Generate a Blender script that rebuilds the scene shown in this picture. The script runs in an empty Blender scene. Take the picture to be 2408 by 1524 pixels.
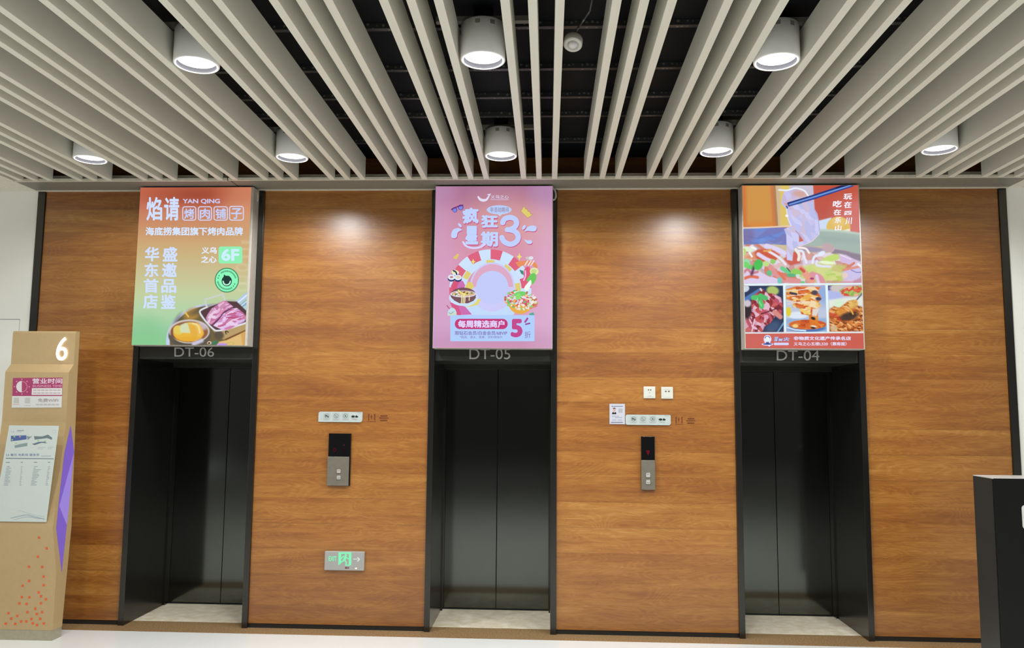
import bpy, bmesh, math, random
import numpy as np
from mathutils import Vector

C = bpy.context.scene.collection
W, H = 2408, 1524
# ------------------------------------------------------------------ camera
CAM = np.array([0.0, -6.41208, 1.74]); YAW, PITCH, ROLL, FPX = -0.0448228, 0.1019998, 0.00859195, 1893.146
def cam_axes():
    cy, sy = math.cos(YAW), math.sin(YAW); cp, sp = math.cos(PITCH), math.sin(PITCH); cr, sr = math.cos(ROLL), math.sin(ROLL)
    f = np.array([sy*cp, cy*cp, sp]); r = np.array([cy, -sy, 0.0]); u = np.cross(r, f)
    return r*cr+u*sr, -r*sr+u*cr, f
CR, CU, CF = cam_axes()
cd = bpy.data.cameras.new('camera'); cam = bpy.data.objects.new('camera', cd); C.objects.link(cam)
cd.sensor_fit = 'HORIZONTAL'; cd.sensor_width = 36.0; cd.lens = FPX/W*36.0; cd.clip_start = 0.05
from mathutils import Matrix
M = Matrix([[CR[i], CU[i], -CF[i], CAM[i]] for i in range(3)] + [[0, 0, 0, 1]])
cam.matrix_world = M
bpy.context.scene.camera = cam
# ------------------------------------------------------------------ world and exposure
LAMP_POWER = 125.0      # watts of each downlight
LENS_GLOW = 4.0
WORLD = 0.92
sc = bpy.context.scene
w = bpy.data.worlds.new('world'); sc.world = w; w.use_nodes = True
bg = w.node_tree.nodes['Background']; bg.inputs[0].default_value = (0.97, 0.99, 1.0, 1); bg.inputs[1].default_value = WORLD
sc.view_settings.view_transform = 'Standard'; sc.view_settings.look = 'None'
sc.view_settings.exposure = 0.15; sc.view_settings.gamma = 1.0; sc.view_settings.use_curve_mapping = False

# ------------------------------------------------------------------ helpers
def lin(c):
    c = np.asarray(c, float)/255.0
    return np.where(c <= 0.04045, c/12.92, ((c+0.055)/1.055)**2.4)
def L4(c): return tuple(float(v) for v in lin(c)) + (1.0,)
def ray(px, py): return CF + CR*((px-W/2)/FPX) + CU*((H/2-py)/FPX)
def on_plane(px, py, axis, val):          # pixel of the photograph -> point on an axis-aligned plane
    d = ray(px, py); t = (val-CAM[axis])/d[axis]; return CAM+d*t

def mat(name, col, rough=0.5, metal=0.0, noise=0.06, nscale=30.0, spec=0.5, emit=None, estr=0.0, bump=0.0):
    m = bpy.data.materials.new(name); m.use_nodes = True; nt = m.node_tree; b = nt.nodes['Principled BSDF']
    b.inputs['Roughness'].default_value = rough; b.inputs['Metallic'].default_value = metal
    b.inputs['Specular IOR Level'].default_value = spec
    c = L4(col)
    tc = nt.nodes.new('ShaderNodeTexCoord'); n = nt.nodes.new('ShaderNodeTexNoise'); n.inputs['Scale'].default_value = nscale
    nt.links.new(tc.outputs['Object'], n.inputs['Vector'])
    r = nt.nodes.new('ShaderNodeValToRGB'); nt.links.new(n.outputs['Fac'], r.inputs[0])
    r.color_ramp.elements[0].position = 0.3; r.color_ramp.elements[1].position = 0.7
    r.color_ramp.elements[0].color = tuple(v*(1-noise) for v in c[:3])+(1,); r.color_ramp.elements[1].color = tuple(min(1, v*(1+noise)) for v in c[:3])+(1,)
    nt.links.new(r.outputs[0], b.inputs['Base Color'])
    if bump:
        bp = nt.nodes.new('ShaderNodeBump'); bp.inputs['Strength'].default_value = bump; bp.inputs['Distance'].default_value = 0.002
        nt.links.new(n.outputs['Fac'], bp.inputs['Height']); nt.links.new(bp.outputs[0], b.inputs['Normal'])
    if emit is not None:
        b.inputs['Emission Color'].default_value = L4(emit); b.inputs['Emission Strength'].default_value = estr
    return m

def print_mat(name, emission):
    m = bpy.data.materials.new(name); m.use_nodes = True; nt = m.node_tree; b = nt.nodes['Principled BSDF']
    a = nt.nodes.new('ShaderNodeAttribute'); a.attribute_name = 'Col'
    if emission:
        b.inputs['Base Color'].default_value = (0.0, 0.0, 0.0, 1); b.inputs['Roughness'].default_value = 0.6; b.inputs['Specular IOR Level'].default_value = 0.03
        nt.links.new(a.outputs['Color'], b.inputs['Emission Color']); b.inputs['Emission Strength'].default_value = emission
        m.cycles.emission_sampling = 'NONE'
    else:
        nt.links.new(a.outputs['Color'], b.inputs['Base Color']); b.inputs['Roughness'].default_value = 0.4
    return m

def wood_mat():
    m = bpy.data.materials.new('wood_laminate'); m.use_nodes = True; nt = m.node_tree; N = nt.nodes.new; Lk = nt.links.new
    b = nt.nodes['Principled BSDF']
    tc = N('ShaderNodeTexCoord'); sep = N('ShaderNodeSeparateXYZ'); Lk(tc.outputs['Object'], sep.inputs[0])
    def math_(op, a, bb=None, clamp=False):
        n = N('ShaderNodeMath'); n.operation = op; n.use_clamp = clamp
        for i, v in enumerate((a, bb)):
            if v is None: continue
            if isinstance(v, (int, float)): n.inputs[i].default_value = v
            else: Lk(v, n.inputs[i])
        return n.outputs[0]
    X, Z = sep.outputs['X'], sep.outputs['Z']
    rowf = math_('DIVIDE', math_('SUBTRACT', Z, 0.222), 0.195)
    row = math_('FLOOR', rowf)
    # which of the four panels (by x)
    pan = math_('ADD', math_('GREATER_THAN', X, -2.8), math_('ADD', math_('GREATER_THAN', X, -0.4), math_('GREATER_THAN', X, 2.0)))
    cmb = N('ShaderNodeCombineXYZ'); Lk(row, cmb.inputs[0]); Lk(pan, cmb.inputs[1])
    wn = N('ShaderNodeTexWhiteNoise'); wn.noise_dimensions = '2D'; Lk(cmb.outputs[0], wn.inputs['Vector'])
    rnd = wn.outputs['Value']
    off = math_('MULTIPLY', rnd, 37.0)
    def noise(sx, sz, detail, dist, rough=0.5):
        c = N('ShaderNodeCombineXYZ'); Lk(math_('MULTIPLY', math_('ADD', X, off), sx), c.inputs[0]); Lk(math_('MULTIPLY', Z, sz), c.inputs[1]); Lk(off, c.inputs[2])
        n = N('ShaderNodeTexNoise'); n.inputs['Scale'].default_value = 1.0; n.inputs['Detail'].default_value = detail
        n.inputs['Distortion'].default_value = dist; n.inputs['Roughness'].default_value = rough; Lk(c.outputs[0], n.inputs['Vector']); return n.outputs['Fac']
    broad = noise(1.1, 11.0, 2.0, 0.6)
    fig = noise(1.5, 8.0, 1.0, 0.35)
    rings = math_('POWER', math_('ABSOLUTE', math_('SINE', math_('MULTIPLY', fig, 62.0))), 4.0)
    streak = noise(3.5, 130.0, 3.0, 0.2, 0.6)
    knots = noise(5.0, 30.0, 1.0, 1.0)
    v = math_('MULTIPLY', math_('SUBTRACT', broad, 0.5), 0.74)
    v = math_('ADD', v, math_('MULTIPLY', rings, 0.105))
    v = math_('ADD', v, math_('MULTIPLY', math_('SUBTRACT', streak, 0.5), 0.42))
    v = math_('ADD', v, math_('MULTIPLY', math_('SUBTRACT', knots, 0.5), 0.30))
    v = math_('ADD', v, math_('MULTIPLY', math_('SUBTRACT', rnd, 0.5), 0.27))
    fig2 = noise(2.3, 17.0, 2.0, 0.8)
    v = math_('SUBTRACT', v, math_('MULTIPLY', math_('POWER', math_('ABSOLUTE', math_('SINE', math_('MULTIPLY', fig2, 36.0))), 6.0), 0.09))
    v = math_('ADD', v, 0.50, True)
    r = N('ShaderNodeValToRGB'); Lk(v, r.inputs[0]); e = r.color_ramp.elements
    e[0].position = 0.0; e[0].color = L4((104, 57, 17)); e[1].position = 1.0; e[1].color = L4((178, 130, 66))
    for p, c in ((0.30, (127, 74, 24)), (0.5, (142, 88, 30)), (0.72, (158, 105, 42))):
        k = e.new(p); k.color = L4(c)
    # dark seam between planks
    fr = math_('FRACT', rowf)
    seam = math_('LESS_THAN', math_('ABSOLUTE', math_('SUBTRACT', fr, 0.5)), 0.490)
    mix = N('ShaderNodeMix'); mix.data_type = 'RGBA'; mix.inputs[6].default_value = L4((90, 52, 22))
    Lk(r.outputs[0], mix.inputs[7]); edge = math_('GREATER_THAN', rnd, 0.55)          # only some plank joints show
    Lk(math_('MAXIMUM', seam, math_('SUBTRACT', 1.0, math_('MULTIPLY', edge, 0.42))), mix.inputs[0])
    Lk(mix.outputs[2], b.inputs['Base Color'])
    b.inputs['Roughness'].default_value = 0.33; b.inputs['Specular IOR Level'].default_value = 0.85
    bp = N('ShaderNodeBump'); bp.inputs['Strength'].default_value = 0.04; bp.inputs['Distance'].default_value = 0.002; Lk(streak, bp.inputs['Height']); Lk(bp.outputs[0], b.inputs['Normal'])
    return m

def speckled(name, base, dots, scale, rough, amount=0.6):
    m = bpy.data.materials.new(name); m.use_nodes = True; nt = m.node_tree; b = nt.nodes['Principled BSDF']
    tc = nt.nodes.new('ShaderNodeTexCoord'); n = nt.nodes.new('ShaderNodeTexNoise'); n.inputs['Scale'].default_value = scale; n.inputs['Detail'].default_value = 4
    nt.links.new(tc.outputs['Object'], n.inputs['Vector'])
    r = nt.nodes.new('ShaderNodeValToRGB'); e = r.color_ramp.elements; e[0].position = 0.35; e[0].color = L4(base); e[1].position = 0.35+amount*0.6; e[1].color = L4(dots)
    nt.links.new(n.outputs['Fac'], r.inputs[0]); nt.links.new(r.outputs[0], b.inputs['Base Color']); b.inputs['Roughness'].default_value = rough
    return m

def rail_mat():
    m = bpy.data.materials.new('slotted_rail'); m.use_nodes = True; nt = m.node_tree; b = nt.nodes['Principled BSDF']
    tc = nt.nodes.new('ShaderNodeTexCoord'); vo = nt.nodes.new('ShaderNodeTexVoronoi'); vo.inputs['Scale'].default_value = 36.0; vo.inputs['Randomness'].default_value = 0.35
    nt.links.new(tc.outputs['Object'], vo.inputs['Vector'])
    r = nt.nodes.new('ShaderNodeValToRGB'); e = r.color_ramp.elements; e[0].position = 0.22; e[0].color = L4((120, 120, 118)); e[1].position = 0.34; e[1].color = L4((58, 58, 58))
    nt.links.new(vo.outputs['Distance'], r.inputs[0]); nt.links.new(r.outputs[0], b.inputs['Base Color']); b.inputs['Roughness'].default_value = 0.4
    return m

MT = dict(
    wood=wood_mat(),
    slat=mat('slat_paint', (220, 219, 205), 0.45, noise=0.015, nscale=6),
    band=mat('trim_grey', (128, 125, 113), 0.5),
    lip=mat('trim_light', (212, 206, 188), 0.4),
    white_wall=mat('white_wall_panel', (234, 233, 224), 0.12, nscale=3, noise=0.02),
    white_ceiling=mat('white_ceiling_paint', (222, 218, 204), 0.6),
    void=mat('void_black', (12, 16, 19), 0.7, spec=0.2),
    rail=rail_mat(),
    dark_metal=mat('black_steel', (74, 72, 68), 0.22, 0.9, noise=0.04),
    header=mat('black_header', (62, 62, 58), 0.35, 0.6, noise=0.04),
    door=mat('black_door_steel', (99, 102, 98), 0.11, 1.0, noise=0.03, nscale=4),
    black=mat('black_plinth', (26, 24, 22), 0.5),
    letter=mat('brushed_letter', (205, 203, 198), 0.35, 0.7),
    tile=mat('white_floor_tile', (222, 221, 216), 0.12, nscale=1.5, noise=0.02),
    granite=speckled('brown_granite', (112, 84, 52), (170, 140, 100), 90, 0.35),
    marble=speckled('cream_marble', (218, 202, 172), (236, 226, 205), 13, 0.25),
    lamp_body=mat('lamp_white', (246, 245, 242), 0.4, noise=0.01),
    reflector=mat('reflector_grey', (128, 128, 138), 0.5, noise=0.01),
    lens=mat('lamp_lens', (255, 255, 250), 0.5, emit=(255, 255, 247), estr=LENS_GLOW),
    case=mat('lightbox_case', (182, 178, 168), 0.4, 0.2),
    cable=mat('cable_grey', (190, 186, 176), 0.5),
    lit_print=print_mat('backlit_print', 0.9),
    plain_print=print_mat('printed_film', 0.0),
    plastic=mat('white_plastic', (192, 190, 180), 0.35, noise=0.01),
    panel_black=mat('black_glass', (14, 14, 15), 0.12),
    panel_steel=mat('brushed_panel', (130, 124, 110), 0.35, 0.55),
    grey_sign=mat('grey_sign_body', (152, 151, 146), 0.4, noise=0.015),
    totem=mat('champagne_metal', (188, 161, 117), 0.42, 0.25, noise=0.02),
    plinth=mat('steel_plinth', (172, 164, 140), 0.35, 0.4),
    orange=mat('orange_square', (222, 92, 40), 0.5),
    purple=mat('purple_panel', (70, 50, 120), 0.4, emit=(112, 88, 172), estr=0.75),
    purple_pale=mat('purple_pale', (90, 70, 140), 0.4, emit=(140, 124, 190), estr=0.75),
    numeral=mat('lit_numeral', (255, 255, 255), 0.4, emit=(252, 246, 255), estr=1.6),
    kiosk=mat('black_kiosk', (40, 40, 37), 0.38, nscale=8),
    screen=mat('kiosk_paper', (214, 214, 206), 0.4),
)

def kids(o): return [c for c in bpy.data.objects if c.parent == o]
ORG = {}
def setp(o, label=None, cat=None, group=None, kind=None):
    for k, v in (('label', label), ('category', cat), ('group', group), ('kind', kind)):
        if v: o[k] = v
    return o
def thing(name, loc, label, cat, group=None):
    o = bpy.data.objects.new(name, None); C.objects.link(o); o.location = loc; o.empty_display_size = 0.1
    ORG[o] = Vector(loc); return setp(o, label, cat, group)

class MB:
    def __init__(s): s.bm = bmesh.new()
    def box(s, x0, x1, y0, y1, z0, z1, mi=0, bev=0.0, seg=2):
        r = bmesh.ops.create_cube(s.bm, size=1.0); vs = r['verts']
        for v in vs: v.co = Vector(((x0+x1)/2+v.co.x*(x1-x0), (y0+y1)/2+v.co.y*(y1-y0), (z0+z1)/2+v.co.z*(z1-z0)))
        fs = {f for v in vs for f in v.link_faces}
        for f in fs: f.material_index = mi
        if bev:
            es = list({e for v in vs for e in v.link_edges})
            rr = bmesh.ops.bevel(s.bm, geom=es, offset=bev, segments=seg, profile=0.5, affect='EDGES')
            for f in rr['faces']: f.material_index = mi
        return s
    def prism_x(s, prof, x0, x1, mi=0):     # profile of (y, z) extruded along x
        a = [s.bm.verts.new((x0, y, z)) for y, z in prof]; b = [s.bm.verts.new((x1, y, z)) for y, z in prof]; n = len(prof)
        fs = [s.bm.faces.new(a[::-1]), s.bm.faces.new(b)] + [s.bm.faces.new((a[i], a[(i+1) % n], b[(i+1) % n], b[i])) for i in range(n)]
        for f in fs: f.material_index = mi
        return s
    def lathe(s, prof, cx, cy, n=40, mi=0):  # open profile of (r, z)
        rings = []
        for r, z in prof:
            if r < 1e-6: rings.append([s.bm.verts.new((cx, cy, z))]*n)
            else: rings.append([s.bm.verts.new((cx+r*math.cos(2*math.pi*i/n), cy+r*math.sin(2*math.pi*i/n), z)) for i in range(n)])
        for a, b in zip(rings, rings[1:]):
            for i in range(n):
                q = []
                for v in (a[i], a[(i+1) % n], b[(i+1) % n], b[i]):
                    if v not in q: q.append(v)
                if len(q) > 2:
                    try: f = s.bm.faces.new(q); f.material_index = mi; f.smooth = True
                    except ValueError: pass
        return s
    def tube(s, pts, r, n=8, mi=0):
        pts = [Vector(p) for p in pts]; rings = []
        for i, p in enumerate(pts):
            t = (pts[min(i+1, len(pts)-1)]-pts[max(i-1, 0)]).normalized()
            a = t.cross(Vector((0, 0, 1)) if abs(t.z) < 0.9 else Vector((1, 0, 0))).normalized(); b = t.cross(a)
            rings.append([s.bm.verts.new(p+a*r*math.cos(2*math.pi*k/n)+b*r*math.sin(2*math.pi*k/n)) for k in range(n)])
        for a, b in zip(rings, rings[1:]):
            for k in range(n):
                f = s.bm.faces.new((a[k], a[(k+1) % n], b[(k+1) % n], b[k])); f.smooth = True; f.material_index = mi
        f1 = s.bm.faces.new(rings[0][::-1]); f2 = s.bm.faces.new(rings[-1]); f1.material_index = f2.material_index = mi
        return s
    def build(s, name, mats, parent=None, kind=None):
        bmesh.ops.recalc_face_normals(s.bm, faces=s.bm.faces)
        me = bpy.data.meshes.new(name); s.bm.to_mesh(me); s.bm.free()
        for m in (mats if isinstance(mats, (list, tuple)) else [mats]): me.materials.append(m)
        return link(name, me, parent, kind)
def root_of(o):
    while o.parent: o = o.parent
    return o
def link(name, me, parent=None, kind=None):
    o = bpy.data.objects.new(name, me); C.objects.link(o)
    if parent is not None:
        o.parent = parent; off = ORG[root_of(parent)]; me.transform(Matrix.Translation(-off))
    if kind: o['kind'] = kind
    return o
def copy_tree(o, parent=None):
    c = o.copy(); C.objects.link(c)
    if parent is not None: c.parent = parent
    for ch in kids(o): copy_tree(ch, c)
    return c

# ------------------------------------------------------------------ lettering (mesh outlines from the built-in font)
_tc = {}
def glyphs(s, bold=0.0, aspect_keep=False):
    key = (s, bold)
    if key in _tc: return _tc[key]
    cu = bpy.data.curves.new('t', 'FONT'); cu.body = s; cu.size = 1.0; cu.resolution_u = 5; cu.fill_mode = 'BOTH'
    ob = bpy.data.objects.new('t', cu); C.objects.link(ob)
    dg = bpy.context.evaluated_depsgraph_get(); dg.update()
    me = bpy.data.meshes.new_from_object(ob.evaluated_get(dg))
    n = len(me.vertices); co = np.empty(n*3); me.vertices.foreach_get('co', co); co = co.reshape(-1, 3)[:, :2]
    fs = [tuple(p.vertices) for p in me.polygons]
    bpy.data.objects.remove(ob); bpy.data.curves.remove(cu); bpy.data.meshes.remove(me)
    if bold > 0:                                   # heavier strokes: the outline stamped round a small circle
        P, F = [], []
        for k in range(8):
            t = 2*math.pi*k/8; F += [tuple(i+len(P)*n for i in f) for f in fs]; P.append(co+bold*np.array([math.cos(t), math.sin(t)]))
        co, fs = np.concatenate(P), F
    lo, hi = co.min(0), co.max(0); uv = (co-lo)/np.maximum(hi-lo, 1e-6)
    _tc[key] = (uv, fs); return _tc[key]

# ------------------------------------------------------------------ printed artwork on a flat face
class Art:
    """flat printed shapes on a plane; coordinates are read off the photograph and laid onto the plane"""
    def __init__(s, axis, val, gain=1.0, step=0.0003):
        s.axis, s.val, s.t, s.step, s.gain, s.n = axis, val, -1, step, gain, 0; s.V, s.F, s.K = [], [], []; s.cv = lambda x, y: (x, y)
    def pt(s, x, y, L):
        p = on_plane(*s.cv(x, y), s.axis, s.val).copy(); p[s.axis] += s.t*(L+0.02*s.n)*s.step; return p
    def _add(s, pts, faces, col):
        b = len(s.V); s.V += [tuple(p) for p in pts]; s.F += [tuple(b+i for i in f) for f in faces]; s.K += [tuple(lin(col)*s.gain)]*len(pts); s.n += 1
    def poly(s, pts, col, L=1): s._add([s.pt(x, y, L) for x, y in pts], [tuple(range(len(pts)))], col); return s
    def rect(s, x0, y0, x1, y1, col, L=1, r=0):
        if not r: return s.poly([(x0, y0), (x1, y0), (x1, y1), (x0, y1)], col, L)
        p = []
        for cx, cy, a in ((x1-r, y0+r, -90), (x1-r, y1-r, 0), (x0+r, y1-r, 90), (x0+r, y0+r, 180)):
            for k in range(7): t = math.radians(a+k*15); p.append((cx+r*math.cos(t), cy+r*math.sin(t)))
        return s.poly(p, col, L)
    def frame(s, x0, y0, x1, y1, wd, col, L=1, r=0):
        p = []
        for rr, d in ((r, 0), (max(r-wd, 0.01), wd)):
            q = []
            for cx, cy, a in ((x1-d-rr, y0+d+rr, -90), (x1-d-rr, y1-d-rr, 0), (x0+d+rr, y1-d-rr, 90), (x0+d+rr, y0+d+rr, 180)):
                for k in range(7): t = math.radians(a+k*15); q.append((cx+rr*math.cos(t), cy+rr*math.sin(t)))
            p.append(q)
        n = len(p[0]); s._add([s.pt(x, y, L) for x, y in p[0]+p[1]], [(i, (i+1) % n, n+(i+1) % n, n+i) for i in range(n)], col); return s
    def ell(s, cx, cy, rx, ry, col, L=1, rot=0, n=32, a0=0, a1=360):
        cr, sr = math.cos(math.radians(rot)), math.sin(math.radians(rot)); p = []
        for k in range(n if a1-a0 >= 360 else n+1):
            t = math.radians(a0+(a1-a0)*k/n); x, y = rx*math.cos(t), ry*math.sin(t); p.append((cx+x*cr-y*sr, cy+x*sr+y*cr))
        return s.poly(p, col, L)
    def ring(s, cx, cy, r0, r1, col, L=1, a0=0, a1=360, n=40, sy=1.0):
        p = []
        for k in range(n+1):
            t = math.radians(a0+(a1-a0)*k/n); p += [(cx+r0*math.cos(t), cy+r0*sy*math.sin(t)), (cx+r1*math.cos(t), cy+r1*sy*math.sin(t))]
        s._add([s.pt(x, y, L) for x, y in p], [(2*k, 2*k+1, 2*k+3, 2*k+2) for k in range(n)], col); return s
    def stroke(s, pts, wd, col, L=1, smooth=True, cap=True):
        if smooth and len(pts) > 2: pts = catmull(pts)
        n = len(pts); p = []
        for i, (x, y) in enumerate(pts):
            a, b = pts[max(i-1, 0)], pts[min(i+1, n-1)]; dx, dy = b[0]-a[0], b[1]-a[1]; l = math.hypot(dx, dy) or 1
            ww = (wd if not callable(wd) else wd(i/(n-1)))/2; p += [(x-dy/l*ww, y+dx/l*ww), (x+dy/l*ww, y-dx/l*ww)]
        s._add([s.pt(x, y, L) for x, y in p], [(2*k, 2*k+1, 2*k+3, 2*k+2) for k in range(n-1)], col)
        if cap and not callable(wd):
            for x, y in (pts[0], pts[-1]): s.ell(x, y, wd/2, wd/2, col, L-0.05, n=14)
        return s
    def text(s, t, x0, y0, x1, y1, col, L=4, bold=0.0, skew=0.0, rot=0.0):
        uv, fs = glyphs(t, bold); cx, cy = (x0+x1)/2, (y0+y1)/2; cr, sr = math.cos(math.radians(rot)), math.sin(math.radians(rot)); P = []
        nst = len(uv)//8 if bold > 0 else len(uv)
        for i, (u, v) in enumerate(uv):
            x = x0+u*(x1-x0)+skew*(v-0.5)*(y1-y0)-cx; y = y1-v*(y1-y0)-cy; P.append(s.pt(cx+x*cr-y*sr, cy+x*sr+y*cr, L+0.02*(i//max(nst, 1))))
        s._add(P, fs, col); return s
    def grid(s, x0, x1, z0, z1, nx, nz, paint):   # painted sheet covering the face (world extents)
        xs = np.linspace(x0, x1, nx); zs = np.linspace(z0, z1, nz); X, Z = np.meshgrid(xs, zs); Yv = np.full_like(X, s.val)
        v = np.stack([X-CAM[0], Yv-CAM[1], Z-CAM[2]], -1); d = v@CF
        U = W/2+FPX*(v@CR)/d; Vv = H/2-FPX*(v@CU)/d
        p = Paint(U, Vv); paint(p); col = lin(np.clip(p.img, 0, 255)).reshape(-1, 3)
        b = len(s.V); s.V += list(map(tuple, np.stack([X, Yv, Z], -1).reshape(-1, 3))); s.K += list(map(tuple, col))
        idx = np.arange(nx*nz).reshape(nz, nx)+b
        q = np.stack([idx[:-1, :-1], idx[:-1, 1:], idx[1:, 1:], idx[1:, :-1]], -1).reshape(-1, 4); s.F += list(map(tuple, q)); return s
    def build(s, name, m, parent=None):
        me = bpy.data.meshes.new(name); me.from_pydata(s.V, [], s.F); me.validate(); me.update()
        a = me.attributes.new('Col', 'FLOAT_COLOR', 'POINT'); c = np.ones((len(me.vertices), 4), np.float32); c[:, :3] = np.array(s.K)[:len(me.vertices)]
        a.data.foreach_set('color', c.ravel()); me.materials.append(m)
        return link(name, me, parent)
def catmull(p, k=6):
    q = [p[0]]+list(p)+[p[-1]]; o = []
    for i in range(1, len(q)-2):
        for j in range(k):
            t = j/k; o.append(tuple(0.5*(2*q[i][d]+(q[i+1][d]-q[i-1][d])*t+(2*q[i-1][d]-5*q[i][d]+4*q[i+1][d]-q[i+2][d])*t*t+(3*q[i][d]-q[i-1][d]-3*q[i+1][d]+q[i+2][d])*t**3) for d in (0, 1)))
    return o+[p[-1]]

class Paint:
    """tiny raster painter: colours for the vertices of a printed sheet"""
    def __init__(s, U, V): s.U, s.V = U, V; s.img = np.zeros(U.shape+(3,)); s.rng = np.random.default_rng(7); s.cv = lambda u, v: (u, v)
    def xy(s): return s.cv(s.U, s.V)
    def put(s, m, col): m = np.clip(m, 0, 1)[..., None]; s.img = s.img*(1-m)+np.asarray(col, float)*m
    def vgrad(s, stops):
        x, y = s.xy(); ys = [a for a, _ in stops]
        for k in range(3): s.img[..., k] = np.interp(y, ys, [c[k] for _, c in stops])
    def m_ell(s, cx, cy, rx, ry, rot=0, soft=6):
        x, y = s.xy(); cr, sr = math.cos(math.radians(rot)), math.sin(math.radians(rot)); dx, dy = x-cx, y-cy
        d = np.sqrt(((dx*cr+dy*sr)/rx)**2+((-dx*sr+dy*cr)/ry)**2); return np.clip((1-d)*min(rx, ry)/soft+0.5, 0, 1)
    def m_poly(s, pts, soft=6):
        x, y = s.xy(); ins = np.zeros(x.shape, bool); dist = np.full(x.shape, 1e9); n = len(pts)
        for i in range(n):
            (x1, y1), (x2, y2) = pts[i], pts[(i+1) % n]
            c = ((y1 > y) != (y2 > y)) & (x < (x2-x1)*(y-y1)/((y2-y1) if y2 != y1 else 1e-9)+x1); ins ^= c
            l2 = (x2-x1)**2+(y2-y1)**2 or 1e-9; t = np.clip(((x-x1)*(x2-x1)+(y-y1)*(y2-y1))/l2, 0, 1); dist = np.minimum(dist, np.hypot(x-x1-t*(x2-x1), y-y1-t*(y2-y1)))
        return np.clip(np.where(ins, dist, -dist)/soft+0.5, 0, 1)
    def m_line(s, pts, wd, soft=6):
        x, y = s.xy(); dist = np.full(x.shape, 1e9)
        for (x1, y1), (x2, y2) in zip(pts, pts[1:]):
            l2 = (x2-x1)**2+(y2-y1)**2 or 1e-9; t = np.clip(((x-x1)*(x2-x1)+(y-y1)*(y2-y1))/l2, 0, 1); dist = np.minimum(dist, np.hypot(x-x1-t*(x2-x1), y-y1-t*(y2-y1)))
        return np.clip((wd/2-dist)/soft+0.5, 0, 1)
    def ell(s, cx, cy, rx, ry, col, rot=0, soft=8): s.put(s.m_ell(cx, cy, rx, ry, rot, soft), col)
    def poly(s, pts, col, soft=8): s.put(s.m_poly(pts, soft), col)
    def line(s, pts, wd, col, soft=8, smooth=True): s.put(s.m_line(catmull(pts) if smooth and len(pts) > 2 else pts, wd, soft), col)
    def blobs(s, m, box, cols, n, stretch=1.0, rot=0, a=0.85, seed=1):   # irregular patches of the given colours inside mask m
        x, y = s.xy(); rng = np.random.default_rng(seed); x0, y0, x1, y1 = box
        px = rng.uniform(x0, x1, n); py = rng.uniform(y0, y1, n); ci = rng.integers(0, len(cols), n)
        cr, sr = math.cos(math.radians(rot)), math.sin(math.radians(rot)); sel = m > 0.01; xs, ys = x[sel], y[sel]
        wob = (x1-x0)/40; xs = xs+wob*np.sin(ys/(wob*2.3)); ys = ys+wob*np.sin(xs/(wob*2.9))
        best = np.full(xs.shape, 1e18); bi = np.zeros(xs.shape, int)
        for i in range(n):
            dx, dy = xs-px[i], ys-py[i]; d = ((dx*cr+dy*sr)/stretch)**2+(-dx*sr+dy*cr)**2; k = d < best; best[k] = d[k]; bi[k] = i
        c = np.array(cols, float)[ci[bi]]; mm = (m[sel]*a)[..., None]; s.img[sel] = s.img[sel]*(1-mm)+c*mm

# ------------------------------------------------------------------ the setting
HC = 3.498                                   # underside of the slats and the white ceiling
VOID = 3.765                                 # black ceiling above the slats
PAN = [(-4.195, -3.37), (-2.335, -0.95), (0.073, 1.463), (2.474, 3.56)]
ELV = [(-3.37, -2.335), (-0.95, 0.073), (1.463, 2.474)]

m = MB()
m.box(-9, 9, -15, -0.165, -0.1, 0, 0)
m.box(-9, 9, -0.165, 0.0, -0.1, 0, 1)
for a, b in [(-9, -4.195)]+PAN+[(3.56, 9)]: m.box(a, b, 0.0, 0.90, -0.1, 0.0, 1)
for a, b in ELV:
    m.box(a, b, 0.0, 0.13, -0.1, 0.0, 1); m.box(a, b, 0.13, 0.9, -0.1, 0.0, 2)
m.build('floor', [MT['tile'], MT['granite'], MT['marble']], kind='structure')

m = MB()
for a, b in PAN: m.box(a, b, 0.0, 0.10, 0.035, VOID)
for a, b in ELV: m.box(a, b, 0.0, 0.10, 3.4905, VOID)
m.box(-9, 9, 0.90, 1.0, -0.1, VOID)  # unseen backing added to stop world light leaking in from behind
m.build('wall_back', MT['wood'], kind='structure')
m = MB()
for a, b in PAN: m.box(a, b, 0.004, 0.10, 0.0, 0.035)
m.build('baseboard_back', MT['black'], kind='structure')

m = MB(); m.box(-9, -4.26, 0.006, 0.10, 0, HC, 1)
m.box(-9, -4.26, 0.0, 0.006, 2.421, HC); m.box(-4.347, -4.26, 0.0, 0.006, 0, 2.421); m.box(-9, -4.351, 0.0, 0.006, 0, 2.417)
m.build('wall_left', [MT['white_wall'], MT['black']], kind='structure')
m = MB(); m.box(3.622, 9, 0.0, 0.10, 0, HC); m.build('wall_right', MT['white_wall'], kind='structure')

MB().box(-16, 16, -15.1, -15, 0, 5.5).build('wall_front_added', mat('added_far_wall', (90, 88, 84), 0.6), kind='structure')  # unseen wall, added and toned to darken the door reflections
MB().box(-9, 9, -12.0, 0.12, VOID, VOID+0.1).build('ceiling', MT['void'], kind='structure')  # unseen rear stretch extended to keep ambient light off the far floor
MB().box(-9, -4.27, -7.2, 0.0, HC, VOID).build('ceiling', MT['white_ceiling'], kind='structure')
MB().box(3.632, 9, -7.2, 0.0, HC, VOID).build('ceiling', MT['white_ceiling'], kind='structure')

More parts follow.
